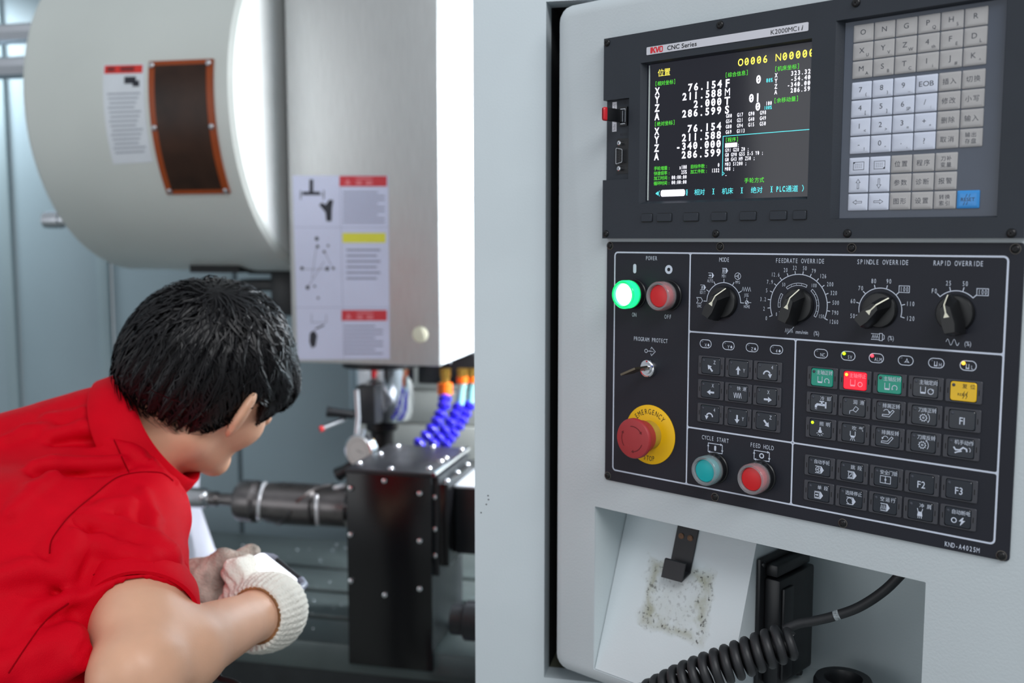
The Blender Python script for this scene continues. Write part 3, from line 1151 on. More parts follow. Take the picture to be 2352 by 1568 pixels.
# mode symbols
def icon_block(cx, cy, s=1.0, body='', head=True):
    """program block symbol: two lines and a triangular head"""
    P_ = lambda x, y: (cx + x * s, cy + y * s)
    p.stroke([P_(-3.2, 2.6), P_(1.4, 2.6)], .5 * s)
    p.stroke([P_(-3.2, -2.6), P_(1.4, -2.6)], .5 * s)
    p.poly([P_(1.2, 2.85), P_(1.9, 2.85), P_(3.9, 0), P_(1.9, -2.85), P_(1.2, -2.85)])
    if body == 'arrow':
        p.poly([P_(-2.6, .5), P_(-1.1, .5), P_(-1.1, 1.3), P_(.7, 0), P_(-1.1, -1.3), P_(-1.1, -.5), P_(-2.6, -.5)])
    if body == 'edit':
        p.stroke([P_(-1.8, -1.8), P_(.2, 1.8)], .5 * s)
        p.stroke([P_(-1.9, .6), P_(.3, .2)], .9 * s)
        p.stroke([P_(-1.4, -1.0), P_(.3, -1.6)], .5 * s)
    if body == 'mdi':
        p.rect(cx - 2.6 * s, cy - 2.0 * s, cx - 2.0 * s, cy + 2.0 * s)
        p.ring(cx - .7 * s, cy - .4 * s, 1.0 * s, .5 * s, 12)
        p.stroke([P_(-1.6, 1.8), P_(.4, 1.8)], .5 * s)
    if body == 'wheel':
        wheel(cx - .9 * s, cy, 1.9 * s, .4 * s)
    if body == 'skip':
        p.stroke([P_(-2.4, -1.9), P_(.6, -1.9), P_(.6, 1.9), P_(-2.4, 1.9)], .4 * s, True)
        p.stroke([P_(-1.7, -1.2), P_(0, 1.1)], .5 * s)
    if body == 'ring':
        p.arc(cx - .9 * s, cy, 2.2 * s, -30, 260, .45 * s, 18)
    if body == 'zig':
        p.stroke([P_(-3.0 + .6 * k, 1.7 if k % 2 else -1.7) for k in range(7)], .45 * s)
    if body == 'single':
        p.stroke([P_(-3.0, -1.9), P_(.7, -1.9), P_(.7, 1.9), P_(-3.0, 1.9)], .4 * s, True)
        p.poly([P_(-2.5, .4), P_(-1.1, .4), P_(-1.1, 1.0), P_(.2, 0), P_(-1.1, -1.0), P_(-1.1, -.4), P_(-2.5, -.4)])


def wheel(cx, cy, r, w):
    p.ring(cx, cy, r, w, 18)
    p.ring(cx, cy, r * .28, w, 10)
    for a in (60, 180, 300):
        p.stroke([(cx + r * .28 * cos(radians(a)), cy + r * .28 * sin(radians(a))), (cx + r * cos(radians(a)), cy + r * sin(radians(a)))], w)


p.stroke([(109.4, -52.9), (114.2, -52.9), (116.0, -55.6), (114.2, -58.3), (109.4, -58.3), (111.0, -55.6)], .5, True)
p.mono('DNC', 112.6, -60.9, 2.7, 1.6)
icon_block(116.0, -43.0, .88, 'edit')
p.mono('EDIT', 115.9, -47.8, 2.9, 1.65)
icon_block(124.6, -31.4, .9, 'arrow')
p.mono('AUTO', 123.9, -36.6, 2.9, 1.65)
icon_block(139.6, -26.6, .9, 'mdi')
p.mono('MDI', 139.0, -31.6, 2.9, 1.6)
wheel(153.5, -31.4, 3.1, .5)
p.mono('MPG', 153.5, -37.0, 2.7, 1.6)
p.stroke([(158.2 + 1.15 * k, -43.3 + (2.0 if k % 2 else -1.8)) for k in range(9)], .45)
p.mono('JOG', 162.7, -48.6, 2.9, 1.7)
p.ring(163.6, -55.4, 1.7, .5, 14)
p.poly([(163.6, -55.4), (165.3, -55.4), (164.8, -54.2), (163.6, -53.7)])
p.poly([(163.6, -55.4), (161.9, -55.4), (162.4, -56.6), (163.6, -57.1)])
p.stroke([(163.6, -53.7), (163.6, -51.0)], .45)
p.stroke([(165.3, -55.4), (168.2, -55.4)], .45)
p.mono('HOME', 163.8, -59.2, 2.7, 1.65)
p.mono('CYCLE START', 133.0, -187.6, CH, 2.72)
p.mono('FEED HOLD', 182.8, -187.7, CH, 2.72)
for cx in (133.2, 182.8):
    y = -196.6
    p.stroke([(cx - 7.8, y + 2.5), (cx - 7.8, y + 4.2), (cx + 6.0, y + 4.2)], .7)
    p.stroke([(cx + 7.8, y - 2.5), (cx + 7.8, y - 4.2), (cx - 6.0, y - 4.2)], .7)
    p.stroke([(cx - 7.8, y - 4.2), (cx - 7.8, y + 2)], .7)
    p.stroke([(cx + 7.8, y + 4.2), (cx + 7.8, y - 2)], .7)
    p.poly([(cx + 5.6, y + 5.4), (cx + 8.2, y + 4.2), (cx + 5.6, y + 3.0)])
    p.poly([(cx - 5.6, y - 5.4), (cx - 8.2, y - 4.2), (cx - 5.6, y - 3.0)])
    p.poly([(cx - 9.0, y + 1.0), (cx - 7.8, y + 3.6), (cx - 6.6, y + 1.0)])
    p.poly([(cx + 9.0, y - 1.0), (cx + 7.8, y - 3.6), (cx + 6.6, y - 1.0)])
    if cx < 150:
        p.poly(rrect(cx, y, 2.2, 5.2, 1.1, 3))
    else:
        p.ring(cx, y, 2.0, 1.1, 16)
p.mono('KND-A4025M', 364.3, -244.5, 3.9, 2.75, bold=0.01)
p.build_split('printed_lettering', PRINT, op, .12, 2.6, 2.2)

# ---- push buttons with collars
CLEAR = mat('clear_ring', (225, 225, 230), 0.06, trans=0.6, spec=0.7, alpha=0.6)


def push_button(u, v, lens, ringm):
    b = B(.001)
    b.lathe([(15.2, 0), (15.2, -1.5), (14.4, -2.2), (14.4, -8), (13.6, -8.6)], (0, 0, 0), 'y', 36)
    o = b.build('push_button', BLACKP, op)
    o.location = (u * .001, 0, v * .001)
    b = B(.001)
    b.lathe([(13.9, -8.4), (14.2, -10), (14.2, -18.6), (13.2, -20), (11.4, -20), (10.9, -18.8), (10.9, -16.4)], (0, 0, 0), 'y', 40, False, False)
    b.build('guard_ring', ringm, o)
    b = B(.001)
    b.lathe([(10.8, -8.6), (10.8, -16.6), (10.2, -17.4), (6, -17.9), (.5, -18.0)], (0, 0, 0), 'y', 36)
    b.build('lens', lens, o)


GRING = mat('green_lit_ring', (10, 220, 130), 0.12, trans=0.2, emit=(0, 225, 110), estr=0.62)
GLENS = mat('green_lens_lit', (230, 255, 240), 0.3, emit=(225, 255, 238), estr=3.2)
RLENS = mat('red_lens', (214, 22, 30), 0.3, var=0.04, vscale=80)
CLENS = mat('cyan_lens', (0, 172, 176), 0.3, var=0.04, vscale=80)
push_button(35.7, -52.2, GLENS, GRING)
push_button(77.6, -52.2, RLENS, CLEAR)
push_button(133.2, -215.8, CLENS, CLEAR)
push_button(182.9, -215.6, RLENS, CLEAR)

# ---- emergency stop
EX, EZ = 57.2, -193.4
b = B(.001)
b.lathe([(30.2, 0), (30.2, -.8), (29.8, -1.1), (.5, -1.1)], (0, 0, 0), 'y', 56)
es = b.build('emergency_stop', mat('stop_yellow', (244, 190, 0), 0.45, var=0.03), op)
es.location = (EX * .001, 0, EZ * .001)
b = B(.001)
b.lathe([(14.6, -1.1), (14.6, -12), (13.8, -13)], (0, 0, 0), 'y', 36)
b.build('collar', mat('stop_collar', (176, 146, 52), 0.4, var=0.05), es)
b = B(.001)
b.lathe([(13, -12), (16.4, -13), (17.2, -22), (19.6, -24), (20.2, -25.5), (20.2, -28), (19.2, -29.6), (16.5, -30.2), (8, -30.7), (.5, -30.8)], (0, 0, 0), 'y', 48)
b.build('mushroom_head', mat('stop_red', (168, 50, 54), 0.5, var=0.04, vscale=50), es)
p = P2()
for k in range(3):
    a0 = 100 + 120 * k
    p.arc(0, 0, 12.6, a0, a0 - 62, .7, 14)
    e_ = radians(a0 - 62)
    p.poly([(12.6 * cos(e_) + 1.6 * cos(e_), 12.6 * sin(e_) + 1.6 * sin(e_)), (12.6 * cos(e_) - 1.6 * cos(e_), 12.6 * sin(e_) - 1.6 * sin(e_)),
            (12.6 * cos(e_) + 2.6 * sin(e_), 12.6 * sin(e_) - 2.6 * cos(e_))])
p.build('turn_arrows', mat('stop_arrow', (105, 18, 24), 0.6), es, 30.75)
p = P2()
for k, ch in enumerate('EMERGENCY'):
    a = radians(90 + 43 - 86 * k / 8)
    p.glyph(ch, 23.6 * cos(a), 23.6 * sin(a), 5.3, 7.6, rot=a - pi / 2)
for k, ch in enumerate('STOP'):
    p.glyph(ch, -5.4 + 3.6 * k, -24.2 + (0.5 if k in (0, 3) else 0), 4.6, 7.2, rot=radians(-6 + 4 * k))
p.build_split('lettering', INKD, es, 1.3, 4, 2)

# ---- key switch
b = B(.001)
b.lathe([(9.2, 0), (9.2, -3), (8.6, -5), (7.2, -5.6), (5.6, -5.2)], (0, 0, 0), 'y', 32)
ks = b.build('key_switch', CHROME, op)
ks.location = (.0557, 0, -.1260)
b = B(.001)
b.lathe([(5.5, -4), (5.2, -7.5), (.5, -7.8)], (0, 0, 0), 'y', 24)
b.build('lock_core', CHROME, ks)
p = P2()
p.disc(0, 7.3, .9, 10)
p.build('red_mark', mat('mark_red', (200, 30, 40), 0.5), ks, 5.75)
p = P2()
p.disc(6.6, 3.2, .8, 10)
p.build('blue_mark', mat('mark_blue', (40, 80, 200), 0.5), ks, 5.75)
b = B(.001)
ca, sa_ = cos(radians(24)), sin(radians(24))


def kb(x0, x1, y0, y1, t):
    pts = []
    for x, y, z in [(x, y, z) for z in (-t, t) for y in (y0, y1) for x in (x0, x1)]:
        pts.append((x * ca - z * sa_, y, x * sa_ + z * ca))
    b.add(pts, [(0, 2, 3, 1), (4, 5, 7, 6), (0, 1, 5, 4), (2, 6, 7, 3), (0, 4, 6, 2), (1, 3, 7, 5)])


kb(-3.4, 3.4, -17, -7, .9)
kb(-9.5, 9.5, -37, -16, 1.0)
b.build('key', mat('key_brass', (120, 112, 96), 0.28, 0.9, var=0.1), ks, smooth=0)

# ---- rotary knobs
KNB = mat('knob_black', (17, 18, 20), 0.38, var=0.1, vscale=60)


def knob(c, ang):
    b = B(.001)
    b.lathe([(15.0, 0), (15.0, -2.6), (14.0, -4.2), (11, -4.6)], (0, 0, 0), 'y', 40)
    o = b.build('rotary_knob', KNB, op)
    o.location = (c[0] * .001, 0, c[1] * .001)
    o.rotation_euler = (0, -radians(ang), 0)
    b = B(.001)
    base = [(16.0, 0), (10, 5.4), (-9, 7.2), (-17.5, 5.6), (-17.5, -5.6), (-9, -7.2), (10, -5.4)]
    mid = [(15.0, 0), (9.4, 5.2), (-9, 6.9), (-17.0, 5.3), (-17.0, -5.3), (-9, -6.9), (9.4, -5.2)]
    top = [(8.4, 0), (5.6, 4.2), (-8, 5.6), (-15.0, 4.4), (-15.0, -4.4), (-8, -5.6), (5.6, -4.2)]
    b.loops([[(x, -2, z) for x, z in base], [(x, -9, z) for x, z in mid], [(x, -19.5, z) for x, z in top], [(x * .96, -21, z * .88) for x, z in top]])
    b.build('grip', KNB, o, smooth=28)
    b = B(.001)
    q = [(15.3, -9.2), (8.3, -20.4), (7.6, -21.15), (-1.0, -21.15)]
    for (x0, y0), (x1, y1) in zip(q[:-1], q[1:]):
        b.add([(x0 + .12, y0 - .1, -.55), (x0 + .12, y0 - .1, .55), (x1 + .12, y1 - .1, .55), (x1 + .12, y1 - .1, -.55)], [(0, 1, 2, 3)])
    b.add([(2.6, -21.3, 0), (-2.2, -21.3, 2.3), (-2.2, -21.3, -2.3)], [(0, 1, 2)])
    b.build('pointer', CREAM, o, smooth=0)


knob(MODE_C, 60)
knob(FEED_C, 70)
knob(SPIN_C, 45)
knob(RAP_C, 103)

# ---- indicator lamps in oval outlines
LED_OFF = mat('led_off', (62, 66, 76), 0.25, var=0.05)
LED_G = mat('led_green', (200, 255, 40), 0.3, emit=(170, 255, 10), estr=3.0)
LED_R = mat('led_red', (255, 60, 70), 0.3, emit=(255, 45, 60), estr=4.0)
LED_A = mat('led_amber', (255, 190, 60), 0.3, emit=(255, 165, 40), estr=4.5)
ledm = {}


def led_obj(m, r, par, u, v):
    k = (m.name, r)
    if k not in ledm:
        b = B(.001)
        b.lathe([(r, 0), (r, -.5), (r * .7, -1.0), (.1, -1.2)], (0, 0, 0), 'y', 14)
        ledm[k] = b.mesh('led', m)
    o = link('led', ledm[k], par)
    o.location = (u * .001, 0, v * .001)


def drop(cx, cy, s):
    p.poly([(cx, cy + 2.2 * s), (cx + 1.4 * s, cy + .1 * s), (cx + .8 * s, cy - 1.3 * s), (cx - .8 * s, cy - 1.3 * s), (cx - 1.4 * s, cy + .1 * s)])


def indicator(u, v, sym, m):
    global p
    p = P2()
    p.stroke(rrect(0, 0, 12.4, 7.6, 3.7, 5), .65, True)
    o = p.build('indicator_lamp', PRINT, op, .12)
    o.location = (u * .001, 0, v * .001)
    led_obj(m, 1.35, o, -3.6, 1.7)
    p = P2()
    if sym.endswith('*'):
        p.mono(sym[0], .2, -1.3, 3.0, 2.6)
        drop(3.2, -1.2, .8)
    elif sym == 'tri':
        for a in (90, 210, 330):
            c, s = cos(radians(a)), sin(radians(a))
            p.poly([(1 + 2.7 * c, -.4 + 2.7 * s), (1 + .9 * cos(radians(a + 60)), -.4 + .9 * sin(radians(a + 60))), (1 + .9 * cos(radians(a - 60)), -.4 + .9 * sin(radians(a - 60)))])
        p.ring(1, -.4, .8, .4, 10)
    elif sym in ('gH', 'gL'):
        p.stroke([(-1.4, 1.4), (-1.4, -1.8)], .5)
        p.stroke([(.6, 1.4), (.6, -1.8)], .5)
        p.rect(-1.8, -2.6, 1.0, -1.7)
        p.mono(sym[1], 3.2, -1.2, 3.0, 2.5)
    else:
        p.mono(sym, 1.6, -1.0, 3.0, 2.2)
    p.build('symbol', PRINT, o, .14)


for k, ch in enumerate('XYZ4'):
    indicator(120.3 + 24.9 * k, -96.8, ch + '*', LED_OFF)
for k, (t, m) in enumerate((('NC', LED_OFF), ('SV', LED_G), ('ALM', LED_R), ('tri', LED_OFF), ('gH', LED_OFF), ('gL', LED_A))):
    indicator(238.0 + 24.92 * k, -97.1, t, m)

# ---- square illuminated buttons
bfr = B(.001)
bfr.loops([[(q[0], y, q[1]) for q in rrect(0, 0, w_, h_, r_, 3)] for y, w_, h_, r_ in ((0, 28.4, 18.4, 1.2), (-1.0, 28.4, 18.4, 1.2), (-1.4, 27.6, 17.6, 1.0), (-1.4, 21.0, 16.2, 1.6), (-.2, 20.8, 16.0, 1.6))], False, False)
bfr.mi = 1
for s in (-1, 1):
    bfr.box(s * 12.0 - .35, s * 12.0 + .35, -1.45, -1.2, -2.2, 2.2)
FRM = bfr.mesh('panel_button', [FRAMEP, SCREWD], 30)
CAPM = {}
for nm, m in (('k', CAPB), ('g', CAPG), ('y', CAPY), ('r', CAPR)):
    b = B(.001)
    b.loops([[(q[0], y, q[1]) for q in rrect(0, 0, 20.2 - 2 * i, 15.4 - 2 * i, 1.9, 3)] for y, i in ((0, 0), (-1.5, 0), (-2.0, .4))], False, True)
    CAPM[nm] = b.mesh('cap', m, 30)


def panel_button(u, v, cap, text, fn, led=LED_OFF, ink=PRINT):
    global p
    o = link('panel_button', FRM, op)
    o.location = (u * .001, 0, v * .001)
    link('cap', CAPM[cap], o)
    p = P2()
    if text:
        n = len(text)
        if n >= 4:
            p.cjk(text, 2.6, 4.6, 4.1, 3.75, sx=.95)
        elif n == 3:
            p.cjk(text, 2.6, 4.6, 4.1, 4.6)
        elif n == 2:
            p.cjk(text[0], 1.2, 4.6, 4.1)
            p.cjk(text[1], 7.2, 4.6, 4.1)
    fn()
    p.build('legend', ink, o, 2.1)
    b = None
    led_o = (-7.4, 4.9)
    k = (led.name, 1.3, 'cap')
    if k not in ledm:
        bb = B(.001)
        bb.lathe([(1.3, -1.9), (1.3, -2.2), (.7, -2.5)], (0, 0, 0), 'y', 12)
        ledm[k] = bb.mesh('led', led)
    l = link('led', ledm[k], o)
    l.location = (led_o[0] * .001, 0, led_o[1] * .001)


def arrow(a, cx=0, cy=-1.5, s=1.0):
    pts = [(-4.0, .9), (.2, .9), (.2, 2.6), (4.0, 0), (.2, -2.6), (.2, -.9), (-4.0, -.9)]
    c, n = cos(radians(a)) * s, sin(radians(a)) * s
    p.poly([(cx + x * c - y * n, cy + x * n + y * c) for x, y in pts])


def let(t, x, y):
    p.mono(t, x, y, 3.4, 2.6)


def turn(cw, cx=0, cy=-2.8):
    p.arc(cx, cy, 3.3, 180 if cw else 0, 20 if cw else 160, 1.3, 12)
    s = 1 if cw else -1
    p.poly([(cx + s * 1.0, cy + .6), (cx + s * 5.2, cy + .9), (cx + s * 3.4, cy - 3.0)])


def I(*fs):
    return lambda: [f() for f in fs]


def tool_ring(kind):
    def f():
        p.stroke([(-3.6, 1.0), (-3.6, -3.6)], .5)
        p.stroke([(.4, 1.0), (.4, -3.6)], .5)
        p.poly([(-4.0, -3.4), (.8, -3.4), (.4, -4.8), (-3.6, -4.8)])
        if kind == 'o':
            p.ring(5.0, -2.6, 1.9, .7, 16)
        elif kind == 'O':
            p.ring(4.6, -2.6, 2.2, .6, 16)
            p.poly([(5.6, -.2), (7.4, -1.2), (5.4, -2.0)])
        else:
            p.arc(4.8, -2.6, 2.1, -50, 230, .6, 16)
            s = 1 if kind == 'cw' else -1
            p.poly([(4.8 + s * 2.4, -4.6), (4.8 + s * 2.6, -3.0), (4.8 + s * 1.0, -3.8)])
    return f


def reset_sym():
    p.line('RESET', -.2, -2.4, 2.0, width=8)
    for dx in (0, 2.4):
        p.stroke([(dx - .2, -5.6), (dx + .9, -3.2), (dx - .3, -2.6), (dx + 1.2, .4)], .4)


def tap():
    p.stroke([(-4.6, -4.2), (-4.6, -2.4), (-3.4, -1.2), (4.6, -1.2)], 2.0)
    p.rect(.0, -1.2, 1.6, 1.6)
    p.rect(-1.4, 1.2, 3.0, 2.2)
    p.rect(3.8, -4.0, 5.2, 1.6)
    for k in range(3):
        p.rect(-5.4 + .7 * k, -5.6, -5.0 + .7 * k, -4.8)


def oil():
    p.stroke([(-.6, -2.6), (2.0, -4.0), (4.4, -.9), (1.8, .9)], .5, True)
    p.stroke([(-.2, -2.4), (-3.2, -3.4), (-3.6, -6.0)], .5)


def conveyor(rev):
    def f():
        p.stroke([(-4.6, -3.0), (-4.8, -4.4), (1.2, -4.6), (5.2, .4), (3.8, 1.4), (.4, -2.8)], .5, True)
        p.arc(-1.4, -1.0, 2.4, 20, 160, .5, 10)
        s = -1 if rev else 1
        p.poly([(-1.4 + s * 2.8, -1.8), (-1.4 + s * 1.4, -.2), (-1.4 + s * 3.2, .2)])
    return f


def gear(rev):
    def f():
        p.ring(-.4, -1.8, 2.5, .55, 20)
        for k in range(10):
            a = 2 * pi * k / 10
            p.stroke([(-.4 + 2.6 * cos(a), -1.8 + 2.6 * sin(a)), (-.4 + 3.4 * cos(a), -1.8 + 3.4 * sin(a))], .5)
        p.ring(-.4, -1.8, .7, .45, 10)
        p.arc(-.4, -1.8, 5.0, 50, -35, .5, 10)
        if rev:
            p.poly([(2.0, 2.6), (3.6, 2.4), (2.6, 1.0)])
        else:
            p.poly([(3.0, -4.4), (4.6, -4.0), (3.4, -5.8)])
    return f


def bulb():
    p.poly([(-.6, 1.6), (.6, 1.6), (.8, -.6), (1.9, -2.2), (1.4, -3.6), (-1.4, -3.6), (-1.9, -2.2), (-.8, -.6)])
    for a in (200, 235, 270, 305, 340):
        c, s = cos(radians(a)), sin(radians(a))
        p.stroke([(2.2 * c, -3.0 + 2.0 * s), (3.4 * c, -3.0 + 3.4 * s)], .5)


def blow():
    p.stroke([(-2.2, 1.8), (-2.2, -2.2)], .6)
    p.stroke([(2.2, 1.8), (2.2, -2.2)], .6)
    p.poly([(-2.4, -2.0), (2.4, -2.0), (1.4, -3.8), (-1.4, -3.8)])
    for dx in (-1.0, 0, 1.0):
        p.stroke([(dx, -4.2), (dx * 2.0, -6.4)], .45)


def hand_arm():
    p.stroke([(-5.4, .4), (-3.8, -1.8), (-.5, -1.6), (2.0, .6), (4.6, -.4), (5.0, -2.6)], 1.2)
    p.stroke([(-4.4, -4.4), (-2.4, -3.4), (1.0, -2.4)], 1.0)
    p.arc(5.4, -1.0, 2.2, 60, -40, .45, 8)


def door():
    p.stroke([(-4.4, -4.6), (4.4, -4.6), (4.4, 1.4), (-4.4, 1.4)], .5, True)
    p.stroke([(0, -4.6), (0, 1.4)], .6)
    p.poly([(-.9, -1.6), (0, .3), (.9, -1.6), (0, -3.5)])


def flush():
    p.poly([(-1.6, -.6), (1.6, -.6), (2.2, -4.4), (-2.2, -4.4)])
    p.stroke([(-1.4, -.8), (-2.2, 2.0)], .6)
    p.stroke([(1.4, -.8), (2.2, 2.0)], .6)
    for dx in (-1.4, 0, 1.4):
        p.stroke([(dx, -4.6), (dx, -6.2)], .5)


def power_off():
    p.ring(-2.6, -2.4, 1.9, .8, 16)
    p.poly([(4.0, .8), (1.2, -2.6), (3.2, -2.6), (2.2, -5.6), (2.6, -6.0), (6.2, -1.6), (4.0, -1.6), (5.0, .8)])


blk = lambda body: (lambda: icon_block(.2, -2.4, 1.15, body))
big = lambda t: (lambda: p.line(t, .2, -.8, 5.6, sx=.85, bold=0.008))
CX = [127.4, 157.3, 187.1]
RZ = [-117.5, -140.5, -163.6]
ZIGQ = lambda: p.stroke([(-4.2 + 8.4 * i / 36, -2.2 + 2.4 * cos(2 * pi * 3.5 * i / 36)) for i in range(37)], .5)
jog = [[('', I(lambda: arrow(132, -.4, -2.0), lambda: let('Z', 4.4, 3.8))), ('', I(lambda: arrow(90), lambda: let('Y', 6.2, -1.2))), ('', I(lambda: turn(True), lambda: let('4', 5.2, 4.2)))],
       [('', I(lambda: arrow(180, .6, -2.2), lambda: let('X', 3.0, 4.4))), ('快速', ZIGQ), ('', I(lambda: arrow(0, 1.6, -2.6), lambda: let('X', 2.0, 4.2)))],
       [('', I(lambda: turn(False), lambda: let('4', 5.2, 4.2))), ('', I(lambda: arrow(-90), lambda: let('Y', 6.2, -.6))), ('', I(lambda: arrow(-48, .8, -1.8), lambda: let('Z', 4.8, 4.2)))]]
for r_ in range(3):
    for c_ in range(3):
        panel_button(CX[c_], RZ[r_], 'k', *jog[r_][c_])
BX = [240.4, 270.4, 300.4, 330.3, 360.3]
BZ = [-118.0, -140.8, -163.5, -197.7, -220.6]
grid = [[('g', '主轴正转', tool_ring('cw')), ('r', '主轴停止', tool_ring('o')), ('g', '主轴反转', tool_ring('ccw')), ('k', '主轴定向', tool_ring('O')), ('y', '复位', reset_sym)],
        [('k', '冷却', tap), ('k', '润滑', oil), ('k', '排屑正转', conveyor(0)), ('k', '刀库正转', gear(0)), ('k', '', big('F1'))],
        [('k', '照明', bulb), ('k', '吹气', blow), ('k', '排屑反转', conveyor(1)), ('k', '刀库反转', gear(1)), ('k', '机手动作', hand_arm)],
        [('k', '自动手轮', blk('wheel')), ('k', '跳段', blk('skip')), ('k', '安全门锁', door), ('k', '', big('F2')), ('k', '', big('F3'))],
        [('k', '单段', blk('single')), ('k', '选择停止', blk('ring')), ('k', '空运行', blk('zig')), ('k', '冲屑', flush), ('k', '自动断电', power_off)]]
REDP = mat('red_cap_print', (255, 150, 165), 0.5, emit=(255, 120, 140), estr=0.3)
for r_ in range(5):
    for c_ in range(5):
        cap, t, fn = grid[r_][c_]
        led = LED_OFF
        ink = PRINT
        if cap == 'r':
            led, ink = LED_A, REDP
        if t == '照明':
            led = LED_G
        if cap == 'y':
            ink = INKD
        panel_button(BX[c_], BZ[r_], cap, t, fn, led, ink)
# ================================================================== machine front panel beside and around the cabinet
mf = thing('machine_front_panel', 'pale grey sheet-metal front of the machine with a dark recess behind the cabinet', 'machine panel', (0.3, 1.1, 0))
mx_, my_ = 0.3, 1.1
b = B()
plate_grid(b, [-.298 - mx_, .95 - mx_, -.216 - mx_, .62 - mx_], [0.0, 2.7, 1.096, 1.855], [(-.216 - mx_, 1.096, .62 - mx_, 1.855)], 0, .03)
b.build('front_sheet', POST, mf, smooth=0)
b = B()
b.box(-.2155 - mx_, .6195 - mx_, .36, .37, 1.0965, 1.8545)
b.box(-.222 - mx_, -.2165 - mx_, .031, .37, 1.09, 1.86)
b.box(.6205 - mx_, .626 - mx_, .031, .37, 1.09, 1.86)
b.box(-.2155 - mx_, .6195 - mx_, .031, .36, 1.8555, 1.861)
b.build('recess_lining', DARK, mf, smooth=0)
b = B()
b.box(-.2155 - mx_, .6195 - mx_, .031, .36, 1.090, 1.0955)
b.build('recess_floor', mat('recess_floor_paint', (96, 98, 84), 0.6, var=0.3, vscale=30), mf, smooth=0)
b = B()
b.box(-.298 - mx_, -.270 - mx_, .031, .12, 0.0, 2.7)
b.build('edge_fold', POST, mf, smooth=0)

b = B()
for px, py in ((1121, 1138), (1122, 1147), (1117, 1158), (1105, 1177)):
    q = at(px, py, 1.0998)
    b.lathe([(.0009, 0), (.0007, -.0003)], (q[0] - mx_, -.0001, q[2]), 'y', 8)
b.build('ink_speck', INKD, mf, kind='stuff')

# ================================================================== enclosure walls
WG = mat('enclosure_paint', (152, 170, 178), 0.55, var=0.04, vscale=4, bump=0.05)
WG2 = mat('enclosure_paint_trim', (150, 168, 174), 0.65, var=0.04, vscale=4)
WSEAM = mat('enclosure_seam', (84, 98, 104), 0.6, var=0.05)
wb = link('wall_back', None, None, kind='structure')
wb.location = (-1.2, 2.6, 0)
seams = [-3.0, -2.125, -1.805, -1.405, -0.98, 0.42]
for k in range(len(seams) - 1):
    b = B()
    b.cbox(seams[k] + .008 + 1.2, seams[k + 1] - .005 + 1.2, 0, .02, 0.0, 2.9, .004)
    b.build('wall_panel', WG, wb)
    b = B()
    x = seams[k + 1] + 1.2
    if k < 2:
        b.cbox(x - .03, x + .006, -.014, .001, 0.0, 2.9, .002)
    else:
        b.box(x - .006, x + .010, .006, .02, 0.0, 2.9)
    b.build('seam_strip', WG2 if k < 2 else WSEAM, wb)
wl = B()
wl.box(-3.02, -3.0, 1.15, 2.62, 0, 2.9)
wl.build('wall_left', WG, kind='structure')
wr = B()
wr.box(0.42, 0.44, 1.5, 2.62, 0, 2.9)
wr.build('wall_right', mat('enclosure_white', (205, 212, 214), 0.5, var=0.03), kind='structure')

# strip lamp body on the right wall
sl = thing('strip_lamp', 'long white strip lamp on the right inner wall of the machine', 'lamp', (0.36, 2.07, 1.75))
b = B()
b.cbox(-.02, .06, -.06, .06, -.40, .40, .008)
b.build('lamp_body', mat('lamp_white', (220, 222, 225), 0.4, var=0.02), sl)
b = B()
b.cbox(-.04, -.021, -.05, .05, -.38, .38, .006)
b.build('diffuser', mat('lamp_diffuser', (250, 250, 250), 0.5, emit=(235, 243, 255), estr=6.0), sl)

# grey panel on the back wall, upper left, with its white lit top
# ================================================================== stepped slide covers behind the hoses
wc = thing('way_cover', 'grey telescopic slide cover with stepped horizontal plates behind the blue hoses', 'machine cover', (-.55, 2.45, 0.7))
WCM = mat('way_cover_steel', (176, 180, 176), 0.42, 0.25, var=0.05, vscale=6)
for k in range(6):
    b = B()
    z = 1.30 - .085 * k - .7
    b.cbox(-.42, .45, -.02 - .012 * k, .10, z - .082, z, .004)
    b.build('cover_plate', WCM, wc)

# ================================================================== spindle head
sh = thing('spindle_head', 'tall brushed steel spindle head cover with a safety sticker and a bright white side', 'machine head', (-.7625, 1.95, 1.342))
ox, oy, oz = -.7625, 1.95, 1.342
BRUSH = mat('brushed_steel', (194, 195, 194), 0.44, 0.55, var=0.06, vscale=30, stretch=(8, 1, .6), rvar=0.10, bump=0.05, bscale=160)
b = B()
b.cbox(-.1625, .1625, 0, .012, 0, 1.35, .003)
b.build('front_sheet', BRUSH, sh)
b = B()
b.cbox(.150, .1635, .012, .50, .002, 1.35, .002)
b.build('side_sheet', mat('head_white', (236, 240, 244), 0.45, var=0.02), sh)
b = B()
b.cbox(-.1635, -.150, .012, .50, .002, 1.35, .002)
b.box(-.150, .150, .015, .50, .01, 1.34)
b.build('inner_body', mat('head_grey', (150, 156, 158), 0.5, var=0.03), sh, smooth=0)
b = B()
b.lathe([(.0165, 0), (.0165, -.004), (.012, -.007), (.002, -.0075)], (0, 0, 0), 'y', 24)
kn = b.build('plug_cap', mat('cap_cream', (226, 224, 200), 0.3, var=0.03), sh)
q = at(966, 768, 1.95)
kn.location = (q[0] - ox, 0, q[2] - oz)
for px, py in ((1022, 80), (1026, 520), (1030, 590), (1034, 832)):
    q = atx(px, py, -.599)
    b = B()
    b.lathe([(.004, 0), (.004, .002), (.001, .003)], (0, 0, 0), 'x', 10)
    o = b.build('side_screw', STEEL, sh)
    o.location = (.1635, q[1] - oy, q[2] - oz)
# safety sticker


def S(px, py):
    q = at(px, py, 1.95)
    return ((q[0] - ox) * 1000, (q[2] - oz) * 1000)


def srect(p, x0, y0, x1, y1):
    p.poly([S(x0, y1), S(x1, y1), S(x1, y0), S(x0, y0)])


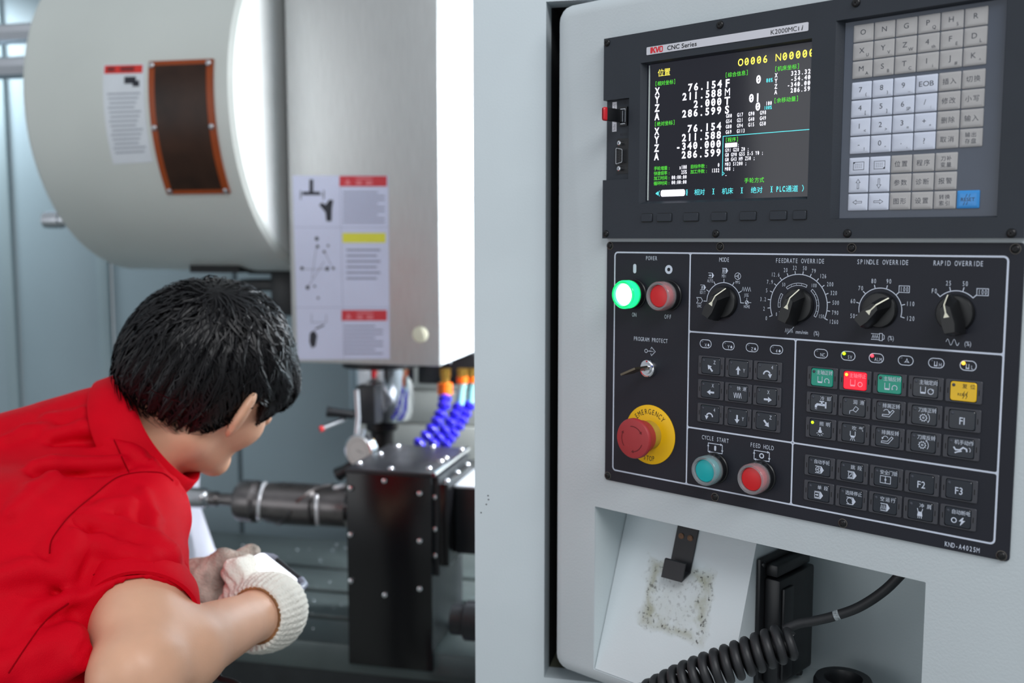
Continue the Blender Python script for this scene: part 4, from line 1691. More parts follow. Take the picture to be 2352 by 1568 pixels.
p = P2()
p.poly([S(672, 403), S(892, 403), S(896, 824), S(684, 826)])
st = p.build('safety_sticker', mat('sticker_white', (208, 212, 236), 0.45, var=0.02), sh, .6)
p = P2()
srect(p, 780, 404, 889, 428)
srect(p, 785, 712, 889, 736)
p.build_split('red_header', mat('sticker_red', (205, 42, 54), 0.45, var=0.03), st, .9, 1, 1)
p = P2()
srect(p, 787, 535, 886, 557)
p.build('yellow_header', mat('sticker_yellow', (226, 222, 60), 0.45, var=0.03), st, .9)
p = P2()
p.poly([S(711, 412), S(720, 412), S(720, 440), S(736, 440), S(736, 448), S(695, 448), S(695, 440), S(711, 440)])
for x in (691, 744):
    p.stroke([S(x, 437), S(x, 458)], 2.2)
p.stroke([S(692, 447), S(745, 447)], 1.2)
p.poly([S(748, 470), S(757, 458), S(766, 460), S(763, 478), S(762, 508), S(750, 508), S(748, 488), S(733, 470), S(740, 465)])
for x, y, r in ((728, 548, 5), (730, 566, 4), (745, 578, 3.5), (754, 564, 3), (694, 616, 4.5), (752, 617, 5), (766, 616, 3.5), (707, 660, 5), (723, 657, 3), (731, 684, 3)):
    c = S(x, y)
    p.disc(c[0], c[1], r * .88, 10)
for a, c in (((728, 560), (716, 640)), ((745, 575), (765, 618)), ((694, 618), (752, 618)), ((707, 660), (745, 600))):
    p.stroke([S(*a), S(*c)], .8)
p.poly([S(712, 765), S(722, 758), S(729, 770), S(725, 795), S(716, 799), S(711, 785)])
p.stroke([S(716, 722), S(716, 740), S(750, 740), S(750, 722)], .8)
p.stroke([S(725, 755), S(745, 746)], 3.0)
p.build_split('pictogram', mat('sticker_ink', (38, 40, 50), 0.6), st, .9, 9, 9)
p = P2()
for k in range(9):
    srect(p, 788, 440 + 8.6 * k, 788 + (96 if k % 3 else 80), 443 + 8.6 * k)
for k in range(6):
    srect(p, 796, 572 + 13 * k, 796 + (70 if k % 2 else 78), 576 + 13 * k)
for k in range(8):
    srect(p, 790, 747 + 9 * k, 790 + (90 if k % 3 else 72), 750 + 9 * k)
p.build('small_print', mat('sticker_print', (140, 144, 168), 0.6), st, .9, kind='stuff')
p = P2()
for y in (522, 706):
    p.stroke([S(676, y), S(892, y)], .7)
p.stroke([S(781, 405), S(790, 824)], .7)
p.build_split('divider_line', mat('sticker_print', (140, 144, 168)), st, .85, 1, 1)
# header words on the bars
p = P2()
for x, y in ((836, 416), (838, 724)):
    p.poly([S(x - 44, y + 8), S(x - 30, y + 8), S(x - 37, y - 7)])
    srect(p, x - 18, y - 8, x + 20, y - 4)
    srect(p, x - 18, y, x - 4, y + 8)
    srect(p, x + 4, y, x + 20, y + 8)
p.build('header_marks', mat('sticker_pale', (226, 120, 128), 0.5), st, 1.1, kind='stuff')
# spindle under the head
SPX, SPY = -.785 - ox, 2.105 - oy
b = B()
b.lathe([(.086, 0), (.086, -.022), (.07, -.024)], (SPX, SPY, 0), 'z', 40)
b.build('spindle_flange', BLACKS, sh)
b = B()
b.lathe([(.072, -.022), (.072, -.120), (.066, -.140), (.040, -.150)], (SPX, SPY, 0), 'z', 40)
b.build('spindle_nose', CHROME, sh)
b = B()
b.lathe([(.036, -.148), (.036, -.165), (.026, -.172), (.026, -.205), (.012, -.210), (.012, -.235)], (SPX, SPY, 0), 'z', 24)
b.build('tool_holder', mat('dark_tool', (48, 46, 46), 0.3, 0.8, var=0.2), sh)
b = B()
b.cbox(.03, .30, .25, .38, -.075, -.002, .006)
b.build('under_cover', BLACKS, sh)

# ================================================================== tool magazine drum
tm = thing('tool_magazine', 'big cream tool magazine drum with an amber window above the operator', 'tool magazine', (-1.185, 2.13, 1.884))
TX, TY, TZ, TR = -1.185, 2.13, 1.884, .354
TMX0, TMX1 = -1.42, -.95
DRUM = mat('drum_paint', (206, 211, 206), 0.38, var=0.03, vscale=5, bump=0.06, bscale=260)
b = B()
b.lathe([(.02, TMX0 - TX), (TR - .02, TMX0 - TX), (TR - .006, TMX0 - TX + .006), (TR, TMX0 - TX + .02), (TR, -.105), (TR + .002, -.10), (TR + .002, TMX1 - TX - .012), (TR - .004, TMX1 - TX - .002), (TR - .012, TMX1 - TX)],
        (0, 0, 0), 'x', 160, True, False)
b.build('drum', DRUM, tm, smooth=30)
b = B()
b.lathe([(TR - .010, TMX1 - TX - .001), (.05, TMX1 - TX - .0012), (.02, TMX1 - TX - .0012)], (0, 0, 0), 'x', 96, False, True)
b.build('end_plate', mat('drum_end_white', (232, 234, 232), 0.45, var=0.02), tm)


def cylhit(px, py, R_=TR):
    r = ray(px, py)
    o = CAM - np.array([0, TY, TZ])
    a = r[1] ** 2 + r[2] ** 2
    bq = 2 * (o[1] * r[1] + o[2] * r[2])
    c = o[1] ** 2 + o[2] ** 2 - R_ * R_
    t = (-bq - sqrt(bq * bq - 4 * a * c)) / (2 * a)
    q = CAM + t * r
    return q[0] - TX, atan2(q[2] - TZ, q[1] - TY)


def curved(corners, r0, r1, name, m, parent, n=14, inset=(0, 0, 0, 0), **kw):
    """patch on the drum: corners TL, TR, BR, BL in photo pixels"""
    c = [list(cylhit(*q)) for q in corners]
    for q in c:
        if q[1] < 0:
            q[1] += 2 * pi
    b = B()
    ls = []
    for i in range(n + 1):
        t = inset[1] + (1 - inset[1] - inset[3]) * i / n
        xa = c[0][0] + (c[3][0] - c[0][0]) * t
        xb = c[1][0] + (c[2][0] - c[1][0]) * t
        ta = c[0][1] + (c[3][1] - c[0][1]) * t
        tb = c[1][1] + (c[2][1] - c[1][1]) * t
        x0 = xa + (xb - xa) * inset[0]
        x1 = xb + (xa - xb) * inset[2]
        t0 = ta + (tb - ta) * inset[0]
        t1 = tb + (ta - tb) * inset[2]
        ls.append([(x0, r0 * cos(t0), r0 * sin(t0)), (x1, r0 * cos(t1), r0 * sin(t1)), (x1, r1 * cos(t1), r1 * sin(t1)), (x0, r1 * cos(t0), r1 * sin(t0))])
    b.loops(ls)
    return b.build(name, m, parent, smooth=30, **kw)


WINC = [(346, 143), (493, 137), (531, 441), (387, 443)]
win = curved(WINC, TR + .002, TR + .006, 'window', mat('amber_frame', (150, 66, 22), 0.35, spec=0.3, var=0.05), tm, label='amber brown inspection window')
curved(WINC, TR + .0061, TR + .0068, 'window_pane', mat('amber_dark', (52, 32, 22), 0.34, spec=0.25, var=0.6, vscale=9), win, inset=(.10, .035, .10, .04))
for px, py in ((353, 152), (483, 147), (359, 293), (490, 290), (394, 435), (522, 434)):
    x, t = cylhit(px, py)
    b = B()
    b.lathe([(.0055, 0), (.0055, -.002), (.003, -.004), (.0005, -.004)], (0, 0, 0), 'y', 12)
    o = b.build('screw', STEEL, win)
    o.location = (x, (TR + .0065) * cos(t), (TR + .0065) * sin(t))
    o.rotation_euler = (t - pi, 0, 0)
LABC = [(240, 149), (335, 147), (353, 371), (262, 376)]
lab = curved(LABC, TR + .002, TR + .0028, 'warning_label', mat('label_white', (214, 220, 226), 0.5, var=0.03), tm)
curved(LABC, TR + .0029, TR + .0032, 'red_header', mat('label_red', (214, 44, 36), 0.5, var=0.05), lab, inset=(.03, .012, .05, .905))
curved(LABC, TR + .0033, TR + .0035, 'header_word', mat('label_red_dark', (120, 20, 22), 0.5), lab, inset=(.42, .03, .25, .925))
curved(LABC, TR + .0033, TR + .0035, 'header_sign', mat('label_red_dark', (120, 20, 22)), lab, inset=(.10, .03, .72, .925))
curved(LABC, TR + .0029, TR + .0032, 'pictogram', mat('sticker_ink', (38, 40, 50)), lab, inset=(.52, .13, .20, .80))
curved(LABC, TR + .0029, TR + .0032, 'pictogram', mat('sticker_ink', (38, 40, 50)), lab, inset=(.72, .17, .12, .77))
for k in range(14):
    curved(LABC, TR + .0029, TR + .0031, 'text_line', mat('label_print', (158, 164, 174), 0.6), lab, n=3, inset=(.10 + .02 * (k % 3), .29 + .045 * k, .10 + .05 * (k % 4), 1 - (.29 + .045 * k) - .016))
b = B()
x0, t0 = cylhit(385, 608)
b.box(-.02, .10, -.10, .05, -TR - .004, -TR + .02)
b.build('tool_pot_opening', DARK, tm, smooth=0)
# silver fittings on the far side of the drum
SIL = mat('fitting_silver', (205, 208, 214), 0.22, 0.9, rvar=0.1, vscale=20)
for px, py, r in ((25, 78, .023), (20, 156, .025)):
    q = at(px, py, 2.02)
    b = B()
    b.lathe([(r, 0), (r, -.09), (r * 1.12, -.092), (r * 1.12, -.13), (r, -.132), (r, -.30)], (TMX0 - TX, q[1] - TY, q[2] - TZ), 'x', 8)
    b.build('air_fitting', SIL, tm, smooth=20)
q = at(118, 505, 1.95)
b = B()
b.lathe([(.016, 0), (.016, -.045), (.019, -.046), (.019, -.055), (.018, -.085), (.010, -.09)], (TMX0 - TX, q[1] - TY, q[2] - TZ), 'x', 20)
b.build('bolt', SIL, tm)

# ================================================================== tool changer arm behind the head
ta = thing('tool_changer_arm', 'black tool changer arm beside the lower left edge of the spindle head', 'machine arm', (-1.0, 2.32, 1.50))
b = B()
q0, q1 = at(560, 640, 2.32), at(668, 668, 2.32)
b.cbox(q0[0] + 1.0, q1[0] + 1.03, -.03, .03, q1[2] - 1.5, q0[2] - 1.5, .006)
b.build('arm_bar', BLACKS, ta)
b = B()
q0, q1 = at(640, 606, 2.32), at(668, 722, 2.32)
b.cbox(q0[0] + 1.0, q1[0] + 1.03, -.05, -.031, q1[2] - 1.5, q0[2] - 1.5, .006)
b.build('gripper', BLACKS, ta)
q = at(600, 618, 2.32)
b = B()
b.cbox(q[0] - .03 + 1.0, q[0] + .06 + 1.0, -.02, .02, q[2] - .012 - 1.5, q[2] + .02 - 1.5, .005)
b.build('upper_finger', BLACKS, ta)

# ================================================================== work table
wt = thing('work_table', 'dark steel machine table with long slots under the shaft', 'work table', (-1.0, 2.05, 0.0))
TAB = mat('table_steel', (92, 102, 102), 0.34, 0.5, var=0.14, vscale=10, rvar=0.15)
x0, x1 = -1.0, .9
edges = [1.735, 1.852, 1.872, 1.996, 2.016, 2.142, 2.162, 2.365]
for k in range(4):
    b = B()
    b.cbox(x0, x1, edges[2 * k] - 2.05, edges[2 * k + 1] - 2.05, .775, .83, .003)
    b.build('table_strip', TAB, wt)
b = B()
b.box(x0, x1, 1.74 - 2.05, 2.36 - 2.05, .70, .774)
b.build('table_base', mat('table_dark', (40, 44, 46), 0.5, 0.3, var=0.2), wt, smooth=0)
mb = thing('machine_bed', 'dark stepped machine bed below the table front', 'machine base', (-1.0, 1.9, 0.0))
BEDM = mat('bed_steel', (74, 74, 74), 0.45, 0.3, var=0.3, vscale=14)
b = B()
b.cbox(-1.1, 1.0, -.22, .45, .0, .66, .01)
b.build('bed', BEDM, mb)
for k, (y, z) in enumerate(((-.24, .655), (-.285, .60), (-.34, .54), (-.40, .47))):
    b = B()
    b.cbox(-1.1, 1.0, y - .035, y + .02, z - .045, z, .008)
    b.build('step_plate', BEDM, mb)
b = B()
b.box(-1.05, .95, -.17, .4, .661, .699)
b.build('saddle', mat('table_dark', (40, 44, 46)), mb, smooth=0)
# drops of coolant and swarf on the table
cs = B()
for k in range(90):
    x, y = random.uniform(-1.5, -.72), random.uniform(1.75, 2.33)
    r = random.uniform(.0012, .003)
    cs.lathe([(r, 0), (r * .7, r * .6), (r * .1, r * .8)], (x, y, .8302), 'z', 6)
cs.build('coolant_drops', CHROME, kind='stuff', label='small bright coolant drops scattered on the dark table', category='coolant drops')

# ================================================================== rotary axis unit
ra = thing('rotary_axis_unit', 'black boxy rotary axis housing covered in small steel screws on the table', 'rotary unit', (-.631, 1.72, .83))
rx, ry, rz_ = -.631, 1.72, .83
GLB = mat('gloss_black', (15, 15, 17), 0.22, spec=0.4, var=0.15, vscale=8)
TOPB = mat('top_black', (32, 33, 37), 0.42, 0.0, var=0.1, vscale=20, rvar=0.08)
b = B()
b.cbox(-.078, .078, .008, .225, .002, .338, .003)
b.build('housing', BLACKS, ra)
b = B()
b.cbox(-.083, .083, .0, .0075, -.03, .343, .002)
b.build('front_cover', GLB, ra)
b = B()
b.cbox(-.084, .088, -.003, .229, .3385, .347, .002)
b.build('top_cover', TOPB, ra)
b = B()
b.cbox(.0785, .094, .012, .222, .150, .336, .002)
b.build('side_flange', BLACKS, ra)
b = B()
b.cbox(.0945, .112, .012, .222, .170, .325, .002)
b.build('motor_flange', GLB, ra)
b = B()
b.cbox(.1125, .36, .05, .205, .183, .309, .004)
b.build('motor_body', BLACKS, ra)
b = B()
b.cbox(.1125, .36, .048, .207, .3095, .314, .0015)
b.build('motor_lid', mat('lid_white', (220, 224, 230), 0.3, var=0.02), ra)
b = B()
b.tube([(.089, -.004, .3445), (.089, .23, .3445)], .0045, 8)
b.build('edge_trim', CHROME, ra)
b = B()
b.lathe([(.0058, 0), (.0058, -.002), (.0042, -.0045), (.001, -.0055)], (0, 0, 0), 'y', 14)
scf = b.mesh('screw', CHROME)
for px, py in ((806, 1120), (884, 1103), (965, 1132), (806, 1227), (965, 1241), (807, 1333), (965, 1351), (885, 1365)):
    q = at(px, py, 1.72)
    o = link('screw', scf, ra)
    o.location = (q[0] - rx, 0, q[2] - rz_)
ztop = 1.177
for px, py in ((825, 1065), (873, 1043), (913, 1026), (994, 1027), (897, 1077), (985, 1077), (1024, 1054), (1060, 1034), (1012, 1061)):
    r_ = ray(px, py)
    q = CAM + r_ * ((ztop - 1.6) / r_[2])
    if abs(q[0] - rx) > .083 or not (0 < q[1] - ry < .225):
        q[0] = rx + max(-.078, min(.080, q[0] - rx))
        q[1] = ry + max(.008, min(.217, q[1] - ry))
    o = link('screw', scf, ra)
    o.location = (q[0] - rx, q[1] - ry, .347)
    o.rotation_euler = (-pi / 2, 0, 0)
for y in (.03, .10, .17):
    o = link('screw', scf, ra)
    o.location = (.1035, y, .325)
    o.rotation_euler = (-pi / 2, 0, 0)
for z in (.30, .24, .19):
    o = link('screw', scf, ra)
    o.location = (.086, .0122, z)
b = B()
b.lathe([(.03, 0), (.03, -.025), (.026, -.03), (.026, -.05)], (-.078, .13, .235), 'x', 28)
b.build('face_plate', STEEL, ra)
# ribbed connector and plate low at the right
cn = thing('drain_fitting', 'black fitting with a wet grey plate low behind the front post', 'fitting', (-.40, 1.62, .80))
b = B()
q = at(1085, 1425, 1.62)
b.lathe([(.034, 0), (.034, -.05), (.026, -.055), (.026, -.075)], (q[0] + .44, 0, q[2] - .80), 'x', 20)
b.cbox(q[0] + .42, q[0] + .50, -.03, .03, q[2] - .80 - .06, q[2] - .80 + .02, .006)
b.build('fitting_body', BLACKS, cn)
b = B()
b.cbox(-.16, .2, -.06, .10, -.035, -.025, .003)
b.build('wet_plate', mat('wet_steel', (120, 124, 130), 0.15, 0.8, var=0.3, vscale=40, bump=0.3, bscale=120), cn)

# ================================================================== shaft held in the rotary unit
ws = thing('shaft_workpiece', 'dark grooved steel shaft held between the tailstock and the black housing', 'workpiece', (-.713, 1.85, 1.066))
SHM = mat('shaft_steel', (108, 104, 104), 0.3, 0.85, var=0.2, vscale=24, rvar=0.12)
sx0 = -.713
prof = []


def shx(px):
    return at(px, 1150, 1.85)[0] - sx0


for px, r in ((795, .040), (790, .0405), (742, .0410), (737, .0385), (732, .0385), (727, .0425), (650, .0430), (618, .0405), (612, .036), (600, .036), (590, .043), (560, .043), (552, .040), (549, .014), (505, .0125), (500, .0155), (484, .0155), (482, .011)):
    prof.append((r, shx(px)))
prof[0] = (.040, -.0468)
b = B()
b.lathe(prof, (0, 0, 0), 'x', 40)
b.build('shaft', SHM, ws, smooth=30)
for a, px0, px1 in ((65, 770, 700), (185, 690, 625), (300, 760, 690)):
    pts = []
    for i in range(14):
        t = i / 13
        x = shx(px0 + (px1 - px0) * t)
        th = radians(a + 95 * t)
        pts.append((x, .0415 * cos(th) * 1.0, .0415 * sin(th)))
    b = B()
    b.tube(pts, .0042, 6)
    b.build('helical_rib', SHM, ws)

GLINT = mat('edge_highlight', (236, 236, 240), 0.28, 0.5, var=0.03)  # near-white arcs modelled as lamp highlights on the shaft edges
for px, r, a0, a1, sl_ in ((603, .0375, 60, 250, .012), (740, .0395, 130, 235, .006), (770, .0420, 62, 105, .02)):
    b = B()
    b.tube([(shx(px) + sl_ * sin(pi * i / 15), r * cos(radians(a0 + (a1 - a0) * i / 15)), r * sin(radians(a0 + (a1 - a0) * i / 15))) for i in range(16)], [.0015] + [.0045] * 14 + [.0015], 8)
    b.build('edge_highlight', GLINT, ws)

# ================================================================== tailstock
ts = thing('tailstock', 'white cast tailstock with a silver centre supporting the left end of the shaft', 'tailstock', (-1.15, 1.88, .83))
tx, ty_, tz_ = -1.15, 1.88, .83
TSW = mat('tailstock_white', (224, 226, 240), 0.4, var=0.03)
b = B()
prof2 = [(-.075, .0), (.060, .0), (.060, .085), (.040, .10), (.004, .205), (.010, .275), (.0, .292), (-.035, .295), (-.06, .26), (-.05, .12), (-.075, .09)]
b.loops([[(x, y, z) for x, z in prof2] for y in (-.055, .055)])
b.build('casting', TSW, ts, smooth=0)
b = B()
b.lathe([(.021, -.06), (.021, .07), (.018, .075), (.013, .078), (.011, .098), (.004, .103)], (0, -.03, .236), 'x', 24)
b.build('quill', STEEL, ts)
b = B()
b.cbox(-.012, .020, -.078, -.056, .060, .100, .006)
b.build('clamp_lever', BLACKP, ts)
b = B()
b.cbox(.061, .100, -.045, .045, .0, .088, .004)
b.build('base_foot', TSW, ts)

# ================================================================== dial indicator
di = thing('dial_indicator', 'round silver dial gauge hanging on a rod beside the spindle', 'gauge', tuple(at(828, 1035, 1.89)))
dc = at(828, 1035, 1.89)
GA = radians(24)


def G3(px, py, Y):
    q = at(px, py, Y)
    return (q[0] - dc[0], q[1] - dc[1], q[2] - dc[2])


b = B()
b.lathe([(.033, .014), (.0345, -.004), (.0335, -.008), (.0305, -.009)], (0, 0, 0), 'y', 36, True, False)
o = b.build('dial_case', CHROME, di)
o.rotation_euler = (0, 0, radians(-14))
b = B()
b.lathe([(.0308, -.0082), (.001, -.0082)], (0, 0, 0), 'y', 32, False, True)
o2 = b.build('dial_face', mat('dial_face', (206, 202, 198), 0.4, var=0.02), o)
p = P2()
for k in range(40):
    a = 2 * pi * k / 40
    p.stroke([(21 * cos(a), 21 * sin(a)), (24 * cos(a), 24 * sin(a))], .5)
p.stroke([(-4, 3), (12, -2)], 1.2)
p.build('needle', INK, o, 8.5, kind='stuff')
b = B()
b.tube([G3(818, 895, 1.91), G3(822, 960, 1.91), G3(818, 1004, 1.90)], .006, 10)
b.build('rod', STEEL, di)
b = B()
b.tube([G3(833, 985, 1.895), G3(830, 1004, 1.89)], .007, 10)
b.build('stem', CHROME, di)
b = B()
q0, q1 = G3(816, 885, 1.98), G3(862, 976, 1.98)
b.cbox(q0[0], q1[0], q0[1], q0[1] + .05, q1[2], q0[2], .004)
b.build('magnet_block', BLACKS, di)
b = B()
b.tube([G3(812, 952, 1.91), G3(775, 948, 1.89), G3(750, 945, 1.88)], [.009, .009, .011], 12)
b.build('clamp_handle', BLACKP, di)
b = B()
b.tube([G3(792, 962, 1.91), G3(742, 983, 1.87)], .0055, 10)
b.build('lever', STEEL, di)
b = B()
b.tube([G3(742, 983, 1.87), G3(735, 986, 1.865)], .006, 10)
b.build('lever_tip', mat('tip_red', (196, 50, 52), 0.4), di)
b = B()
b.tube([G3(808, 1062, 1.90), G3(796, 1078, 1.90), G3(776, 1090, 1.90)], [.006, .012, .015], 12)
b.build('contact_holder', BLACKP, di)

# ================================================================== coolant hoses
BLU = mat('hose_blue', (52, 40, 205), 0.25, spec=0.6, var=0.06)
ORG = mat('hose_orange', (242, 108, 16), 0.35, var=0.05)
TEAL = mat('hose_clear', (140, 196, 196), 0.2, spec=0.6, var=0.05)
BRS = mat('brass', (190, 150, 70), 0.3, 0.9, var=0.1)
for pts, label, Yh, mid in (
        (((1022, 905), (1019, 932), (1006, 965), (986, 994), (958, 1024)), 'blue segmented coolant hose with a broad orange collar, nearest the spindle', 2.10, False),
        (((1056, 928), (1046, 950), (1030, 978), (1010, 1002), (988, 1026)), 'blue segmented coolant hose between two others, with a short clear sleeve', 2.14, True),
        (((1080, 925), (1068, 950), (1052, 978), (1034, 1004), (1016, 1026)), 'blue segmented coolant hose nearest the front post, with a clear sleeve', 2.18, True)):
    top = at(pts[0][0] + (6 if mid else 1), 846, Yh)
    ch = thing('coolant_hose', label, 'hose', tuple(top), 0, 'coolant hoses under the spindle head')
    L = [at(x, y, Yh - .02 * i) - top for i, (x, y) in enumerate(pts)]
    path = spline(L, 8)
    d = [0.0]
    for i in range(1, len(path)):
        d.append(d[-1] + np.linalg.norm(path[i] - path[i - 1]))
    nb = int(d[-1] / .0180)
    for k in range(nb):
        s0 = d[-1] * (k + .5) / nb
        i = min(np.searchsorted(d, s0), len(path) - 1)
        c, dr = path[i], path[i] - path[i - 1]
        dr = dr / np.linalg.norm(dr)
        b = B()
        b.tube([c - dr * .0085, c - dr * .004, c, c + dr * .005, c + dr * .009], [.0085, .0142, .0155, .0125, .0078], 12)
        b.build('hose_segment', BLU, ch)
    t0 = path[0] - top * 0
    b = B()
    b.tube([np.array((0, 0, 0)), np.array((0, 0, -.018))], .012, 6)
    b.build('valve', BRS, ch, smooth=0)
    if mid:
        b = B()
        b.tube([np.array((0, 0, -.018)), np.array((0, 0, -.032))], .013, 12)
        b.build('collar', ORG, ch)
        b = B()
        b.tube([np.array((0, 0, -.032)), t0 * .6 + np.array((0, 0, -.004)), t0], .010, 12)
        b.build('clear_sleeve', TEAL, ch)
    else:
        b = B()
        b.tube([np.array((0, 0, -.018)), t0 + np.array((0, 0, .024))], .010, 12)
        b.build('pipe', BRS, ch)
        b = B()
        b.tube([t0 + np.array((0, 0, .025)), t0], .0165, 14)
        b.build('collar', ORG, ch)
# ================================================================== person: surfaces grown from distance fields
def cvec(x, y, z):
    return x * AXR + y * AXF + z * AXU


def nz_(v):
    v = np.array(v, float)
    return v / np.linalg.norm(v)


def d_cap(P, a, b_, ra, rb):
    a = np.asarray(a, np.float32)
    ba = np.asarray(b_, np.float32) - a
    pa = P - a
    t = np.clip(pa @ ba / (ba @ ba), 0, 1)
    q = pa - t[:, None] * ba
    return np.sqrt((q * q).sum(1)) - (ra + (rb - ra) * t)


def d_ell(P, c, ax_, rad):
    q = (P - np.asarray(c, np.float32)) @ np.asarray(ax_, np.float32).T
    rad = np.asarray(rad, np.float32)
    k0 = np.sqrt(((q / rad) ** 2).sum(1))
    k1 = np.sqrt(((q / rad ** 2) ** 2).sum(1)) + 1e-9
    return k0 * (k0 - 1) / k1


def smin(a, b_, k):
    h = np.clip(.5 + .5 * (b_ - a) / k, 0, 1)
    return b_ * (1 - h) + a * h - k * h * (1 - h)


def smax(a, b_, k):
    return -smin(-a, -b_, k)


def sdf_mesh(fn, lo, hi, s, coarse=4):
    lo, hi = np.array(lo, float), np.array(hi, float)
    cs = s * coarse
    n = np.maximum(np.ceil((hi - lo) / cs).astype(int), 2) + 1
    g = [lo[i] + cs * np.arange(n[i]) for i in range(3)]
    X = np.stack(np.meshgrid(*g, indexing='ij'), -1).reshape(-1, 3).astype(np.float32)
    Vc = fn(X).reshape(n)
    V = Vc[:-1, :-1, :-1]
    for a in range(3):
        V = np.repeat(V, coarse, a)
    V = V.astype(np.float32).copy()
    # near-surface blocks, judged on all eight corners
    mn = np.minimum.reduce([np.abs(Vc[i:n[0] - 1 + i, j:n[1] - 1 + j, k:n[2] - 1 + k]) for i in (0, 1) for j in (0, 1) for k in (0, 1)])
    m = mn < cs * 1.5
    for a in range(3):
        m = np.repeat(m, coarse, a)
    idx = np.argwhere(m)
    P = (lo + idx * s).astype(np.float32)
    out = np.empty(len(P), np.float32)
    for k in range(0, len(P), 400000):
        out[k:k + 400000] = fn(P[k:k + 400000])
    V[tuple(idx.T)] = out
    nx, ny, nz = V.shape
    ins = V < 0
    cell = [(i, j, k) for i in (0, 1) for j in (0, 1) for k in (0, 1)]
    sl = lambda A, c: A[c[0]:nx - 1 + c[0], c[1]:ny - 1 + c[1], c[2]:nz - 1 + c[2]]
    cnt = sum(sl(ins, c).astype(np.int8) for c in cell)
    act = np.argwhere((cnt > 0) & (cnt < 8))
    vid = -np.ones((nx - 1, ny - 1, nz - 1), np.int32)
    vid[tuple(act.T)] = np.arange(len(act))
    acc = np.zeros((len(act), 3))
    num_ = np.zeros(len(act))
    for c0 in cell:
        for a in range(3):
            if c0[a]:
                continue
            c1 = list(c0)
            c1[a] = 1
            v0 = V[tuple((act + c0).T)]
            v1 = V[tuple((act + c1).T)]
            ok = (v0 < 0) != (v1 < 0)
            t = np.where(ok, v0 / (v0 - v1 + 1e-12), 0)
            pos = np.array(c0, float)[None].repeat(len(act), 0)
            pos[:, a] += t
            acc += pos * ok[:, None]
            num_ += ok
    pts = lo + (act + acc / num_[:, None]) * s
    faces = []
    for a in range(3):
        b1, b2 = (a + 1) % 3, (a + 2) % 3
        sh = [nx, ny, nz]
        i0 = [slice(None)] * 3
        i1 = [slice(None)] * 3
        i0[a], i1[a] = slice(0, sh[a] - 1), slice(1, sh[a])
        A, Bm = ins[tuple(i0)], ins[tuple(i1)]
        e = np.argwhere(A != Bm)
        e = e[(e[:, b1] > 0) & (e[:, b2] > 0) & (e[:, b1] < sh[b1] - 1) & (e[:, b2] < sh[b2] - 1)]
        if not len(e):
            continue
        q = []
        for d1, d2 in ((-1, -1), (0, -1), (0, 0), (-1, 0)):
            o = e.copy()
            o[:, b1] += d1
            o[:, b2] += d2
            q.append(vid[tuple(o.T)])
        q = np.stack(q, 1)
        flip = ~A[tuple(e.T)]
        q[flip] = q[flip][:, ::-1]
        faces.append(q[(q >= 0).all(1)])
    return pts, np.concatenate(faces)


def sdf_build(name, fn, lo, hi, s, m, parent, base, **kw):
    pts, fc = sdf_mesh(fn, lo, hi, s)
    me = bpy.data.meshes.new(name)
    me.from_pydata((pts - base).tolist(), [], fc.tolist())
    me.materials.append(m)
    me.polygons.foreach_set('use_smooth', [True] * len(me.polygons))
    return link(name, me, parent, **kw), pts


def bounds(pts, r):
    A = np.array(pts)
    return A.min(0) - r, A.max(0) + r


# ---- joints
H = pc(478, 862, 1.28)
HF, HR = cvec(.62, .76, -.25), cvec(.55, -.63, -.55)
HF = nz_(HF)
HR = nz_(HR - HF * (HR @ HF))
HU = np.cross(HR, HF)
HAX = np.stack([HF, HR, HU])
N0 = pc(268, 1003, 1.275)                     # root of the neck
NB = H - HF * .03 - HU * .065
RS = pc(303, 1190, 1.185)                      # right shoulder
EL = pc(322, 1535, .985)                      # right elbow
WR = pc(590, 1412, 1.19)                      # right wrist
LS = RS + .33 * nz_(cvec(-.34, .92, .12))
LE = pc(330, 1420, 1.46)
LW = pc(418, 1368, 1.305)
PEL = pc(-330, 1800, 1.0)
BASE = np.array([PEL[0], PEL[1], 0.0])
pe = thing('person', 'person in a red polo shirt and knit gloves leaning into the machine', 'person', tuple(BASE))

# ---- skin
SKIN = mat('skin', (220, 170, 140), 0.42, var=0.05, vscale=30, sss=0.08, bump=0.04, bscale=500)
EAR = H + HR * .078 + HF * .014 + HU * .006
ew = nz_(HR * .80 - HF * .60)
en = nz_(np.cross(ew, HU))
EAX = np.stack([ew, en, nz_(HU * .96 + HF * .05)])
EARL = H - HR * .078 + HF * .014 + HU * .006
ewl = nz_(-HR * .80 - HF * .60)
EAXL = np.stack([ewl, nz_(np.cross(ewl, HU)), HU])


